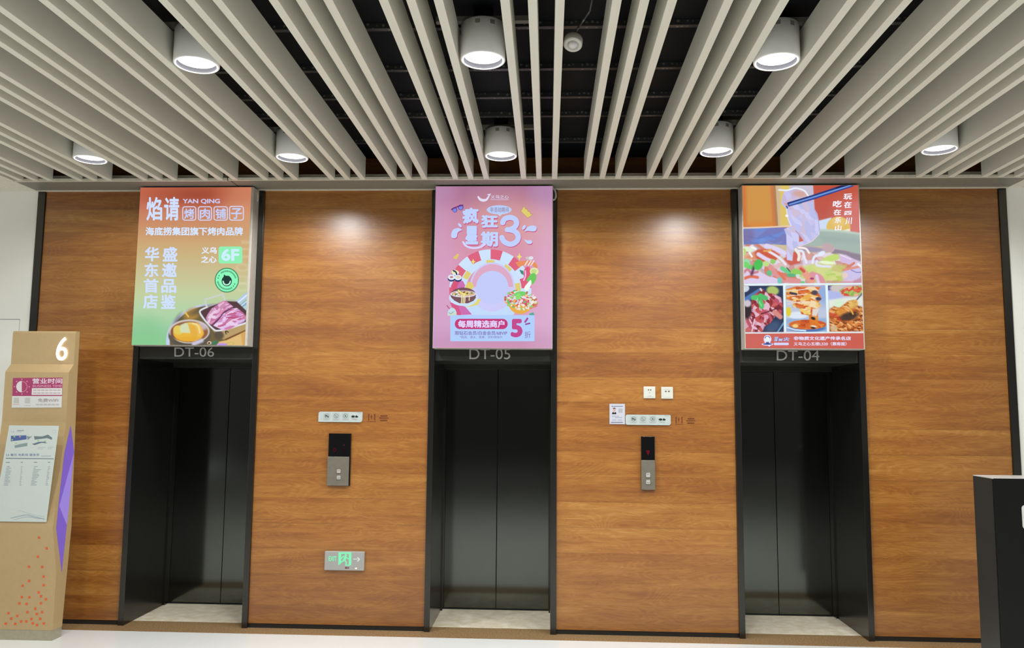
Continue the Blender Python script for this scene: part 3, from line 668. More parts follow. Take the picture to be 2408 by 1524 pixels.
# small cake
A.poly(catmull([(325, 930), (335, 850), (390, 792), (450, 810), (485, 880), (460, 930), (325, 930)]), (196, 222, 232), 6); A.poly([(340, 900), (478, 880), (450, 932), (345, 938)], (206, 220, 190), 7); A.stroke([(315, 755), (360, 810)], 16, (190, 82, 120), 6); A.stroke([(350, 880), (390, 895), (430, 860)], 8, (90, 130, 150), 8)
A.poly([(1780, 900), (1860, 872), (1885, 925), (1790, 925)], (90, 170, 150), 6)
# banner
A.rect(375, 925, 1882, 1392, (178, 208, 252), 12); A.rect(455, 990, 1402, 1175, (196, 62, 124), 13, 90)
A.text('每周精选商户', 512, 1016, 1345, 1150, (226, 214, 255), 14, 0.036)
A.text('5', 1455, 992, 1668, 1322, (196, 74, 142), 14, 0.05); A.stroke([(1755, 985), (1715, 1045)], 34, (176, 76, 150), 14); A.stroke([(1725, 1088), (1795, 1072)], 26, (140, 76, 150), 14)
A.text('折', 1705, 1215, 1815, 1335, (136, 106, 178), 14, 0.0); A.text('限钻石会员/白金会员/68VIP', 460, 1208, 1393, 1282, (128, 100, 176), 14, 0.012); A.text('*锅底、酒水、套餐、饮料等除外', 542, 1294, 1308, 1342, (136, 118, 188), 14, 0.004)
lightbox(-0.903, 0.036, 2.188, 3.488, 'tall pink backlit poster with a big white 3 and food drawings, over elevator DT-05', A, [(1298, 441), (1304, 446), (1307, 458), (1305, 468), (1299, 470)])

# --- DT-04: red hot-pot poster
A = Art(1, FY)
ca = lambda x, y: (1740+x/7.62, 430+y/7.62)
cb = lambda x, y: (1740+x/7.257, 620+y/7.257)
def paint04(p):
    p.vgrad([(430, (200, 84, 66)), (500, (192, 92, 80)), (600, (206, 130, 120)), (830, (206, 98, 86))])
    p.cv = lambda u, v: ((u-1740)*7.62, (v-430)*7.62)
    x, y = p.xy()
    p.put(p.m_ell(2150, 650, 420, 520, 0, 400)*0.6, (222, 136, 132)); p.put(p.m_ell(1900, 120, 400, 160, 0, 200)*0.5, (186, 80, 56))
    p.poly([(30, 20), (640, 20), (690, 800), (30, 820)], (208, 150, 78), 10); p.put(p.m_poly([(30, 20), (110, 20), (130, 820), (30, 820)], 60)*0.8, (208, 116, 60)); p.put(p.m_poly([(540, 20), (620, 20), (680, 800), (590, 810)], 40)*0.8, (206, 118, 76)); p.put(p.m_poly([(30, 700), (680, 690), (690, 800), (30, 820)], 80)*0.5, (222, 128, 62)); p.put(p.m_poly([(590, 20), (650, 20), (690, 800), (640, 800)], 20)*0.8, (168, 128, 90))
    p.poly([(640, 20), (900, 20), (900, 800), (690, 790)], (222, 196, 108), 14); p.put(p.m_poly([(640, 20), (720, 20), (720, 800), (690, 790)], 30)*0.8, (206, 180, 160)); p.poly([(890, 20), (1310, 20), (1340, 500), (1400, 700), (870, 760)], (200, 192, 212), 20)
    p.poly([(1400, 680), (1640, 620), (1600, 860), (1420, 860)], (206, 222, 244), 20); p.ell(1765, 800, 215, 195, (226, 190, 104), 0, 14); p.put(p.m_ell(1765, 700, 120, 90, 0, 50)*0.5, (236, 208, 140)); p.poly([(1850, 850), (1970, 820), (1980, 900), (1850, 880)], (240, 232, 210), 14)
    # steel pan: left blue rim, right green-grey wall
    p.poly([(30, 815), (830, 800), (860, 1110), (30, 1120)], (116, 134, 200), 12); p.blobs(p.m_poly([(30, 815), (830, 800), (860, 1110), (30, 1120)], 12), (30, 800, 860, 1120), [(104, 124, 196), (118, 160, 236), (128, 120, 176), (112, 146, 222), (134, 140, 200)], 30, 3, -5, 0.5, 2); p.put(p.m_ell(130, 940, 120, 140, 0, 100)*0.6, (128, 108, 150)); p.line([(40, 810), (400, 800), (920, 772)], 26, (232, 206, 186))
    p.poly([(1400, 840), (1560, 848), (1760, 862), (1990, 888), (2200, 925), (2200, 1300), (1700, 1185), (1000, 1160)], (166, 184, 176), 10); p.line([(1430, 845), (1700, 858), (2000, 892), (2200, 925)], 40, (190, 208, 196), 30); p.put(p.m_poly([(1430, 930), (2190, 1010), (2190, 1100), (1500, 1060)], 80)*0.4, (152, 168, 168))
    # broth and toppings
    soup = p.m_poly([(30, 1110), (480, 1095), (850, 1120), (1200, 1130), (1560, 1140), (1740, 1180), (2200, 1300), (2200, 2000), (30, 2000)], 14); p.put(soup, (206, 176, 176))
    p.blobs(soup, (30, 1100, 2200, 1960), [(222, 208, 236), (206, 150, 150), (226, 190, 190), (190, 170, 190), (214, 120, 92), (236, 226, 240), (206, 196, 150)], 150, 2.0, 20, 0.8, 11)
    p.put(p.m_poly([(1700, 1180), (2200, 1290), (2200, 1420), (1900, 1330), (1640, 1260)], 30), (146, 134, 150)); p.put(p.m_ell(1250, 1190, 300, 50, 5, 40), (160, 150, 180)); p.ell(1580, 1160, 110, 80, (196, 170, 176), 20, 30)
    yg = p.m_poly([(1050, 1520), (1400, 1440), (1900, 1480), (1800, 1900), (1100, 1700)], 60); p.put(yg*0.85, (196, 214, 120)); p.blobs(yg, (1000, 1440, 1900, 1960), [(206, 222, 130), (176, 206, 96), (222, 222, 150), (206, 190, 130), (196, 220, 140)], 60, 2.4, 10, 0.6, 13)
    p.put(p.m_ell(1650, 1350, 190, 60, -15, 30), (196, 220, 120)); p.put(p.m_ell(1560, 1430, 150, 30, 5, 14), (232, 246, 206))
    red = p.m_poly([(100, 1340), (330, 1190), (560, 1190), (720, 1290), (640, 1400), (420, 1420), (300, 1360)], 30); p.put(red, (206, 96, 74)); p.put(p.m_poly([(780, 1360), (980, 1230), (1100, 1280), (1080, 1440), (900, 1480)], 30), (206, 100, 86)); p.put(p.m_poly([(30, 1290), (260, 1240), (300, 1380), (30, 1400)], 40)*0.8, (222, 160, 120))
    p.line([(480, 1130), (640, 1180), (800, 1260)], 80, (222, 214, 246), 20); p.line([(330, 1280), (480, 1370), (640, 1430)], 70, (226, 214, 244), 20); p.line([(520, 1230), (700, 1340), (820, 1460)], 46, (236, 230, 246), 16); p.line([(430, 1220), (520, 1220), (560, 1190)], 30, (232, 176, 96), 16)
    p.ell(130, 1190, 110, 40, (222, 240, 206), 15); p.ell(70, 1240, 40, 70, (190, 214, 120)); p.ell(250, 1170, 60, 22, (246, 250, 246), 20); p.line([(170, 1250), (215, 1320)], 34, (242, 246, 250))
    p.ell(110, 1440, 70, 80, (150, 222, 170), 0, 16); p.ell(330, 1460, 80, 90, (84, 190, 92), 20, 20); p.ell(590, 1410, 50, 44, (150, 206, 110)); p.ell(190, 1520, 90, 50, (110, 206, 110)); p.ell(470, 1450, 60, 50, (196, 222, 140))
    p.line([(1000, 1190), (1060, 1290), (1050, 1380)], 54, (240, 236, 226), 14); p.line([(1050, 1160), (1180, 1180), (1240, 1260)], 36, (250, 240, 230), 12); p.line([(1040, 1215), (1120, 1230), (1160, 1340), (1190, 1430)], 42, (232, 232, 250), 12); p.line([(1300, 1430), (1330, 1330), (1400, 1300)], 44, (228, 236, 252), 14); p.line([(1380, 1400), (1390, 1480), (1620, 1500)], 40, (226, 226, 250), 14); p.ell(1460, 1270, 70, 40, (228, 236, 255), -30, 16); p.ell(1230, 1330, 50, 60, (214, 160, 150), 10, 16)
    p.poly([(1760, 1270), (1900, 1290), (2090, 1390), (1960, 1470), (1820, 1420)], (214, 190, 226), 20); p.put(p.m_line([(1800, 1290), (1990, 1370)], 16), (240, 232, 250))
    # slice of meat held up
    sl = p.m_poly([(700, 110), (780, 118), (900, 130), (1000, 92), (1060, 105), (1160, 140), (1220, 240), (1300, 290), (1320, 440), (1390, 560), (1415, 700), (1430, 850), (1425, 920), (1290, 1040), (1110, 1130), (1020, 1150), (960, 1190), (940, 1400), (840, 1380), (835, 1100), (830, 930), (790, 830), (925, 775), (870, 650), (845, 480), (740, 370), (765, 230), (800, 150), (700, 135)], 12)
    p.put(sl, (196, 194, 236)); p.blobs(sl, (700, 90, 1440, 1400), [(190, 196, 242), (206, 200, 240), (184, 190, 232), (206, 176, 206), (214, 214, 250), (196, 190, 226), (214, 190, 206)], 80, 1.8, 60, 0.6, 17)
    p.put(p.m_ell(1080, 200, 130, 60, 10, 50), (212, 168, 160)); p.put(p.m_poly([(1060, 940), (1110, 990), (1140, 1040), (1060, 1060)], 14), (208, 104, 84)); p.line([(700, 128), (850, 132), (1000, 96), (1150, 140), (1220, 230)], 26, (238, 246, 252), 12); p.line([(835, 470), (860, 640), (920, 770)], 14, (236, 236, 252)); p.ell(840, 590, 26, 22, (252, 252, 255)); p.line([(1330, 480), (1400, 640), (1425, 860)], 14, (178, 172, 220)); p.line([(1020, 1150), (1110, 1125), (1290, 1045), (1420, 915)], 16, (226, 206, 214)); p.line([(1000, 860), (1060, 930), (1100, 1000)], 12, (150, 136, 170)); p.ell(830, 380, 34, 24, (214, 166, 160)); p.line([(835, 420), (850, 450)], 22, (60, 60, 120))
    p.ell(1060, 370, 50, 14, (110, 170, 150), -10)
    # chopsticks
    p.line([(870, 370), (1300, 240), (1900, 40)], 44, (44, 58, 124), 8, False); p.line([(880, 405), (1330, 275), (2010, 50)], 40, (52, 70, 150), 8, False); p.line([(890, 388), (1310, 258), (1990, 42)], 26, (116, 160, 226), 10, False); p.line([(1730, 90), (1990, 20)], 30, (36, 36, 80), 10, False)
    # lower part of the pan picture
    p.cv = lambda u, v: ((u-1740)*7.257, (v-620)*7.257)
    p.poly([(50, 60), (180, 100), (330, 130), (500, 220), (640, 260), (650, 345), (50, 345)], (222, 206, 236), 20); p.line([(60, 260), (180, 220), (300, 235)], 50, (222, 116, 92), 16); p.line([(60, 160), (130, 100), (200, 160), (300, 140)], 40, (206, 130, 140), 20); p.line([(240, 60), (200, 180)], 40, (90, 60, 90), 40)
    p.line([(540, 80), (600, 160), (760, 270), (1000, 300)], 90, (222, 150, 150), 24); p.line([(660, 150), (760, 260)], 50, (226, 120, 96), 20); p.line([(1040, 90), (1110, 170), (1230, 290)], 110, (232, 160, 140), 20); p.line([(1230, 180), (1360, 230), (1420, 330)], 90, (222, 150, 160), 24); p.line([(1040, 90), (1090, 130)], 50, (206, 90, 76), 18); p.ell(1230, 255, 36, 20, (170, 70, 130)); p.put(p.m_line([(1310, 210), (1340, 330)], 50, 20), (226, 206, 240))
    p.ell(300, 50, 60, 60, (80, 196, 90), 20, 14); p.ell(100, 20, 60, 50, (120, 214, 110), 0, 14); p.ell(500, 160, 46, 46, (110, 190, 140)); p.line([(720, 80), (830, 150)], 70, (110, 206, 140), 20); p.line([(800, 70), (860, 140)], 16, (36, 96, 80)); p.ell(960, 150, 100, 60, (150, 206, 100), 10, 20); p.ell(880, 200, 80, 30, (96, 180, 130)); p.ell(990, 200, 40, 20, (196, 230, 210)); p.ell(1070, 320, 40, 24, (120, 200, 130)); p.ell(680, 290, 40, 60, (120, 200, 190), 0, 20)
    p.poly([(1740, 150), (1860, 80), (2100, 60), (2100, 190), (1980, 280), (1760, 260)], (206, 196, 236), 24); p.line([(1760, 110), (1900, 80), (2080, 40)], 40, (222, 150, 130), 16); p.line([(1900, 110), (2000, 150), (2090, 140)], 10, (90, 90, 170)); p.ell(1790, 200, 50, 50, (232, 206, 196)); p.line([(2020, 10), (2080, 60)], 40, (240, 244, 255), 20); p.put(p.m_line([(1500, 320), (1900, 330), (2100, 280)], 60, 30)*0.6, (206, 130, 150))
    # white rules
    WHT = (226, 248, 252)
    for q in ([(40, 345), (2110, 330), (2110, 358), (40, 376)], [(735, 360), (778, 360), (792, 1175), (750, 1175)], [(1455, 350), (1500, 350), (1528, 1170), (1482, 1172)], [(50, 1168), (2130, 1156), (2130, 1186), (50, 1196)]): p.poly(q, WHT, 8)
    # three dish pictures
    d1 = p.m_poly([(55, 380), (735, 376), (748, 1168), (65, 1170)], 8); p.put(d1, (50, 62, 92)); p.put(d1*p.m_poly([(60, 590), (330, 420), (420, 440), (60, 700)], 20), (84, 124, 182)); p.put(d1*p.m_ell(60, 420, 100, 70, 0, 14), (206, 214, 226)); p.put(d1*p.m_ell(560, 460, 105, 75, 10, 30), (176, 196, 110)); p.put(d1*p.m_line([(640, 1170), (748, 1010)], 26), (110, 170, 206)); p.put(d1*p.m_ell(560, 1080, 130, 80, -30, 60), (70, 88, 120))
    meat = p.m_poly([(210, 560), (380, 440), (480, 510), (560, 510), (700, 580), (730, 720), (700, 920), (610, 880), (520, 1010), (420, 1070), (380, 1168), (90, 1168), (80, 870), (180, 760)], 20)*d1
    p.put(meat, (176, 74, 78)); p.blobs(meat, (70, 430, 740, 1170), [(196, 84, 84), (226, 180, 206), (150, 52, 60), (206, 110, 110), (236, 206, 226), (120, 46, 56), (190, 90, 110), (206, 130, 150)], 190, 1.6, 60, 0.85, 23)
    p.put(d1*p.m_ell(130, 820, 70, 130, 10, 40), (56, 44, 50)); p.put(d1*p.m_ell(130, 680, 60, 60, 0, 30), (206, 196, 206)); p.put(d1*p.m_line([(360, 860), (480, 820), (620, 770)], 18), (100, 40, 56)); p.put(d1*p.m_line([(590, 830), (690, 910)], 80, 20), (214, 140, 132)); p.put(d1*p.m_line([(205, 1160), (250, 950)], 24), (226, 196, 214)); p.put(d1*p.m_line([(350, 430), (370, 460)], 30), (236, 206, 190))
    p.put(d1*p.m_line(catmull([(230, 580), (320, 590), (360, 680), (370, 730)]), 84, 14), (84, 196, 106)); p.put(d1*p.m_line([(350, 545), (440, 590)], 78, 14), (84, 190, 110)); p.put(d1*p.m_line([(300, 600), (370, 720)], 20, 14), (140, 226, 150)); p.put(d1*p.m_line([(330, 590), (300, 690)], 14, 12)*0.5, (36, 110, 60))
    d2 = p.m_poly([(778, 380), (1455, 374), (1482, 1164), (792, 1166)], 8); p.put(d2, (190, 200, 222)); p.put(d2*p.m_ell(1430, 500, 120, 200, 0, 120), (150, 174, 220)); p.put(d2*p.m_poly([(780, 940), (1480, 930), (1482, 1164), (792, 1166)], 40), (150, 176, 214)); p.put(d2*p.m_ell(980, 880, 170, 60, 0, 20), (222, 232, 244)); p.put(d2*p.m_ell(830, 820, 46, 80, 0, 16), (226, 204, 66))
    sk = p.m_poly([(790, 440), (960, 390), (1370, 400), (1330, 480), (1390, 590), (1340, 660), (1380, 720), (1320, 770), (1330, 1000), (1200, 1080), (1180, 880), (1050, 860), (1020, 760), (900, 740), (920, 640), (790, 600)], 24)*d2
    p.put(sk, (222, 150, 76)); p.blobs(sk, (780, 380, 1400, 1080), [(232, 176, 84), (206, 96, 56), (240, 206, 130), (214, 130, 60), (226, 110, 60), (244, 226, 190), (190, 84, 50)], 130, 3.0, 12, 0.9, 29)
    for (a, b) in (((790, 470), (1200, 430)), ((800, 550), (1150, 520)), ((800, 640), (1180, 690)), ((820, 690), (1100, 640))): p.put(d2*p.m_line([a, b], 16), (238, 212, 190))
    p.put(d2*p.m_line([(860, 500), (960, 520)], 36), (60, 60, 80)); p.put(d2*p.m_ell(1275, 495, 56, 40, 0, 20), (84, 74, 84)); p.put(d2*p.m_ell(1340, 600, 50, 30, 0, 16), (70, 66, 96)); p.put(d2*p.m_line([(1040, 790), (1190, 850)], 46), (238, 206, 110)); p.put(d2*p.m_poly([(1240, 770), (1350, 770), (1290, 960), (1220, 950)], 16), (226, 214, 206))
    p.put(d2*p.m_ell(1150, 1055, 340, 102, 0, 14), (190, 214, 240)); p.put(d2*p.m_ell(1150, 1090, 320, 80, 0, 20), (84, 120, 180)); sp = p.m_ell(1155, 1040, 318, 82, 0, 12)*d2; p.put(sp, (206, 98, 50)); p.blobs(sp, (830, 950, 1480, 1130), [(214, 110, 54), (190, 78, 40), (232, 150, 70), (206, 90, 46), (170, 70, 36)], 50, 2.4, 0, 0.7, 31); p.put(d2*p.m_ell(945, 1065, 50, 30, 0, 16), (240, 210, 130)); p.put(d2*p.m_poly([(1180, 880), (1330, 900), (1340, 1100), (1190, 1090)], 20)*0.8, (226, 130, 46)); p.put(d2*p.m_ell(1250, 935, 40, 24, 20, 12), (50, 44, 44)); p.put(d2*p.m_ell(1260, 1070, 50, 16, 10, 12), (236, 226, 210)); p.put(d2*p.m_ell(1250, 1095, 40, 14, 10, 12), (40, 34, 40)); p.put(d2*p.m_line([(810, 1090), (940, 1130), (1120, 1145)], 24), (210, 232, 246))
    d3 = p.m_poly([(1500, 374), (2108, 368), (2122, 1156), (1528, 1162)], 8); p.put(d3, (196, 190, 206)); p.put(d3*p.m_poly([(1500, 370), (1580, 370), (1580, 470), (1500, 470)], 20), (70, 60, 130)); p.put(d3*p.m_ell(1580, 570, 180, 110, 15, 20), (178, 186, 236)); p.put(d3*p.m_ell(1640, 420, 110, 60, 0, 30), (206, 196, 196)); pk = p.m_poly([(1700, 460), (1820, 390), (2110, 380), (2110, 520), (1960, 560), (1760, 545)], 20)*d3; p.put(pk, (206, 110, 80)); p.blobs(pk, (1690, 370, 2110, 560), [(222, 110, 80), (140, 190, 90), (232, 190, 150), (214, 80, 66), (170, 200, 110)], 40, 2, -30, 0.9, 37)
    p.put(d3*p.m_poly([(1510, 620), (1800, 580), (2110, 560), (2110, 720), (1520, 760)], 40), (226, 232, 222)); p.put(d3*p.m_ell(1700, 690, 90, 80, 0, 50), (214, 236, 206)); p.put(d3*p.m_line([(2110, 480), (2000, 610)], 26), (110, 120, 140))
    nd = p.m_poly([(1520, 800), (1600, 730), (1700, 760), (1850, 640), (1990, 620), (2010, 720), (2115, 760), (2122, 1158), (1530, 1162)], 30)*d3; p.put(nd, (190, 110, 56)); p.blobs(nd, (1510, 600, 2125, 1165), [(206, 120, 60), (226, 160, 90), (150, 74, 36), (236, 190, 130), (176, 90, 44), (120, 60, 36), (222, 140, 70)], 330, 2.2, 15, 0.9, 41)
    p.put(d3*p.m_ell(1730, 830, 110, 70, 0, 50)*0.8, (232, 160, 70)); p.put(d3*p.m_ell(1860, 900, 160, 70, -12, 40)*0.9, (62, 50, 46)); p.put(d3*p.m_ell(1930, 690, 90, 70, -20, 30)*0.7, (232, 200, 110)); p.put(d3*p.m_line([(1880, 760), (1930, 860)], 26), (222, 170, 80)); p.put(d3*p.m_line([(1545, 870), (1630, 880), (1700, 960)], 60, 40)*0.6, (206, 66, 50)); p.put(d3*p.m_ell(1600, 1100, 60, 50, 0, 30)*0.8, (214, 200, 160))
    p.put(p.m_poly([(50, 1198), (2140, 1188), (2160, 1500), (40, 1500)], 8), (206, 100, 88)); p.put(p.m_poly([(1500, 1240), (2130, 1188), (2140, 1450), (1500, 1450)], 200)*0.3, (196, 90, 70)); p.put(p.m_poly([(60, 1200), (900, 1200), (900, 1450), (60, 1450)], 200)*0.3, (210, 112, 110))
    p.cv = lambda u, v: (u, v)
A.grid(1.523, 2.417, 2.202, 3.482, 260, 370, paint04)
A.cv = ca
for ch, b in (('玩', (1855, 195, 2010, 300)), ('在', (1865, 335, 1998, 450)), ('四', (1872, 505, 1996, 578)), ('川', (1890, 620, 2004, 745)), ('吃', (1665, 318, 1825, 438)), ('在', (1675, 475, 1812, 580)), ('乐', (1700, 618, 1812, 722)), ('山', (1702, 758, 1820, 856))):
    A.text(ch, *b, (248, 244, 255), 4, 0.03, 0.16, -3)
A.cv = cb
A.ell(470, 1290, 66, 72, (228, 226, 255), 3); A.ell(468, 1375, 98, 24, (228, 226, 255), 3); A.poly([(470, 1390), (530, 1392), (498, 1420)], (228, 226, 255), 3)
A.ell(468, 1275, 46, 40, (66, 70, 132), 4, 0, 24, 180, 360); A.ell(468, 1290, 38, 46, (236, 246, 255), 5); A.ell(468, 1372, 82, 13, (62, 68, 136), 5); A.poly([(448, 1336), (492, 1336), (500, 1366), (440, 1366)], (82, 90, 150), 5)
for ch, b in (('肖', (578, 1246, 655, 1328)), ('四', (652, 1276, 732, 1326)), ('女', (742, 1250, 846, 1326))): A.text(ch, *b, (226, 226, 255), 3, 0.09, 0.15); A.text(ch, *b, (70, 80, 150), 5, 0.0, 0.15)
A.rect(578, 1350, 832, 1392, (212, 216, 255), 4, 14)
A.text('非物质文化遗产传承名店', 916, 1242, 1894, 1308, (232, 222, 250), 4, 0.034); A.text('义乌之心五楼L520（靠南面）', 916, 1338, 1818, 1400, (230, 220, 248), 4, 0.024)
lightbox(1.518, 2.426, 2.195, 3.487, 'tall backlit food poster with red background, lifted meat slice and three dishes, over elevator DT-04', A)

# ------------------------------------------------------------------ things on the wood panels
def wall_rect(px0, py0, px1, py1, Y=0.0):
    a = on_plane(px0, py0, 1, Y); b = on_plane(px1, py1, 1, Y); return a[0], b[0], b[2], a[2]   # x0, x1, z0, z1
def rounded_plate(m, x0, x1, z0, z1, y0, y1, r=(0, 0, 0, 0), mi=0):     # corner radii tl, tr, br, bl
    p = []
    for (cx, cz, a, rr) in ((x1-r[1], z1-r[1], 90, r[1]), (x1-r[2], z0+r[2], 0, r[2]), (x0+r[3], z0+r[3], -90, r[3]), (x0+r[0], z1-r[0], 180, r[0])):
        if rr == 0: p.append((cx, cz)); continue
        for k in range(7): t = math.radians(a-k*15); p.append((cx+rr*math.cos(t), cz+rr*math.sin(t)))
    f = [m.bm.verts.new((x, y0, z)) for x, z in p]; b = [m.bm.verts.new((x, y1, z)) for x, z in p]; n = len(p)
    fs = [m.bm.faces.new(f), m.bm.faces.new(b[::-1])]+[m.bm.faces.new((f[i], f[(i+1) % n], b[(i+1) % n], b[i])) for i in range(n)]
    for q in fs: q.material_index = mi
    return m

def notice_strip(px, label, cv, radii):
    x0, x1, z0, z1 = wall_rect(*px); root = thing('notice_strip', ((x0+x1)/2, -0.005, z0), label, 'sign', 'white icon strips')
    rounded_plate(MB(), x0, x1, z0, z1, -0.010, 0.0, radii).build('plate', mat('strip_plastic', (168, 176, 171), 0.4), root)
    a = Art(1, -0.0105, 0.6); a.cv = cv; G, D, S = (128, 144, 134), (34, 40, 36), (176, 188, 182)
    for k, cx in enumerate((360, 637, 917)):
        a.rect(cx-105, 205, cx+105, 425, (198, 208, 203), 1, 10); a.ring(cx, 295, 56, 68, G, 2)
        if k == 0: a.ell(cx-10, 290, 40, 22, D, 2, 20); a.ell(cx+38, 320, 18, 20, D, 2); a.stroke([(cx-40, 310), (cx-34, 330)], 10, D, 2)
        if k == 1: a.stroke([(cx-30, 270), (cx+20, 335)], 12, G, 2); a.stroke([(cx-28, 330), (cx-6, 345)], 8, G, 2)
        if k == 2: a.ell(cx, 295, 22, 20, D, 2); a.stroke([(cx-25, 330), (cx, 300), (cx+25, 330)], 10, G, 2, False); a.stroke([(cx, 258), (cx, 290)], 9, G, 2)
        a.stroke([(cx-44, 250), (cx+44, 340)], 9, G, 3, False); a.rect(cx-70, 395, cx+70, 408, S, 2)
    a.ell(1145, 310, 52, 32, D, 2); a.ell(1250, 318, 46, 26, D, 2); a.ell(1240, 296, 22, 18, D, 2); a.rect(1100, 356, 1220, 366, S, 2); a.rect(1120, 395, 1270, 410, S, 2); a.rect(1260, 192, 1390, 202, S, 2)
    a.build('icon_row', MT['plain_print'], root)
notice_strip((750, 968, 852.5, 993), 'white strip sign with four black icons, left of the pink poster elevator', lambda x, y: (740+x/12.67, 955+y/12.67), (0.016, 0, 0.02, 0))
notice_strip((1471, 975, 1577, 1000), 'white strip sign with four black icons, beside the small portrait notice', lambda x, y: (1461+(x-120)/12.4+9.5, 962+y/12.67), (0.014, 0.008, 0.016, 0.014))

def lift_sticker(cv, label):
    a = Art(1, -0.0006, 0.5); a.cv = cv; B = (134, 66, 26)
    for x in (1610, 1790): a.rect(x-16, 240, x+16, 430, B, 1)
    a.rect(1600, 238, 1640, 252, B, 1); a.rect(1770, 238, 1812, 252, B, 1); a.ell(1690, 322, 20, 46, B, 1); a.ell(1690, 262, 10, 12, B, 1); a.stroke([(1690, 350), (1690, 400)], 12, B, 1); a.rect(1580, 456, 1830, 474, (150, 84, 42), 1)
    for x0, x1, y, h in ((1965, 2170, 272, 44), (1925, 2200, 340, 34), (1950, 2170, 408, 40)):
        n = 5 if x1-x0 < 250 else 7; w_ = (x1-x0)/n
        for k in range(n): a.rect(x0+k*w_, y, x0+k*w_+w_*0.86, y+h, B, 1, 6)
    o = a.build('lift_sticker', MT['plain_print']); o['label'] = label; o['category'] = 'sticker'; o['group'] = 'brown wall stickers'
lift_sticker(lambda x, y: (740+x/12.67, 955+y/12.67), 'small brown transfer sticker on wood right of the left strip sign')
lift_sticker(lambda x, y: (1466+x/13.0, 962+y/12.9), 'small brown transfer sticker on wood right of the right strip sign')

def call_panel(px, split, label, cv, two):
    x0, x1, z0, z1 = wall_rect(*px); zs = on_plane(px[0], split, 1, 0)[2]
    root = thing('call_panel', ((x0+x1)/2, -0.01, z0), label, 'elevator call panel', 'elevator call panels')
    MB().box(x0, x1, -0.018, 0.0, z0, z1, 0, 0.002).build('back_plate', MT['panel_black'], root)
    ds = MB().box(x0+0.001, x1-0.001, -0.024, -0.018, zs+0.002, z1-0.001, 0, 0.001).build('display', MT['panel_black'], root)
    st = MB().box(x0-0.001, x1-(0.008 if two else 0.001), -0.030, -0.018, z0+0.003, zs-0.001, 0, 0.0015).build('button_plate', MT['panel_steel'], root)
    a = Art(1, -0.0245); a.cv = cv; R = (120, 22, 40)
    if two: a.ell(425, 812, 22, 26, (150, 26, 52), 1); a.ell(425, 812, 10, 12, (40, 10, 16), 2); a.ell(565, 742, 14, 18, (110, 60, 80), 1); a.stroke([(560, 790), (555, 838)], 14, (80, 22, 40), 1)
    else: a.poly([(575, 900), (620, 900), (600, 955)], (190, 40, 70), 1); a.ell(598, 902, 24, 14, (190, 40, 70), 1)
    a.build('floor_digits', print_mat('led_digits', 0.25), ds)
    for (cx, cy, s_) in (((485, 1130, 34), (485, 1225, 34)) if two else ((600, 1195, 32), (600, 1280, 32))):
        p0 = on_plane(*cv(cx-s_, cy-s_), 1, -0.03); p1 = on_plane(*cv(cx+s_, cy+s_), 1, -0.03)
        b = MB().box(p0[0], p1[0], -0.034, -0.0295, p1[2], p0[2], 0, 0.001).build('call_button', MT['panel_steel'], st)
        b2 = Art(1, -0.0343, 0.6); b2.cv = cv; up = cy < 1210 if two else cy < 1240; d = -1 if up else 1
        b2.frame(cx-s_*0.75, cy-s_*0.75, cx+s_*0.75, cy+s_*0.75, 9, (226, 224, 216), 1, 9); b2.poly([(cx-15, cy-12*d), (cx+15, cy-12*d), (cx, cy+14*d)], (226, 224, 216), 1)
        b2.build('arrow', MT['plain_print'], st)
call_panel((775, 1019, 823.5, 1142.5), 1073, 'wide black and steel elevator call panel between elevators DT-06 and DT-05', lambda x, y: (720+x/6.35, 930+y/6.35), True)
call_panel((1507, 1026, 1540, 1152), 1081.5, 'narrow black and steel elevator call panel between elevators DT-05 and DT-04', lambda x, y: (1410+x/5.256, 890+y/5.256), False)

for px, lab, hole in (((1513, 909, 1541, 937), 'white square wall socket, the left of the two above the portrait notice', ((604, 142), (632, 142))),
                      ((1554.5, 910, 1582.5, 938), 'white square wall socket, the right of the two above the strip sign', ((818, 160), (856, 160)))):
    x0, x1, z0, z1 = wall_rect(*px); root = thing('wall_socket', ((x0+x1)/2, 0, z0), lab, 'socket', 'white wall sockets')
    MB().box(x0, x1, -0.010, 0.0, z0, z1, 0, 0.003).build('plate', MT['plastic'], root)
    MB().box(x0+0.014, x1-0.014, -0.0115, -0.009, z0+0.012, z1-0.012, 0, 0.001).build('insert', MT['plastic'], root)
    a = Art(1, -0.0118, 0.6); a.cv = lambda x, y: (1410+x/5.256, 890+y/5.256)
    for hx, hy in hole: a.ell(hx, hy, 8 if hx < 700 else 12, 9, (110, 104, 96), 1)
    if hole[0][0] < 700: a.ell(618, 178, 8, 9, (206, 206, 196), 1); a.rect(600, 206, 640, 222, (222, 224, 214), 1)
    else: a.rect(800, 130, 870, 138, (222, 220, 200), 1)
    a.build('holes', MT['plain_print'], root)

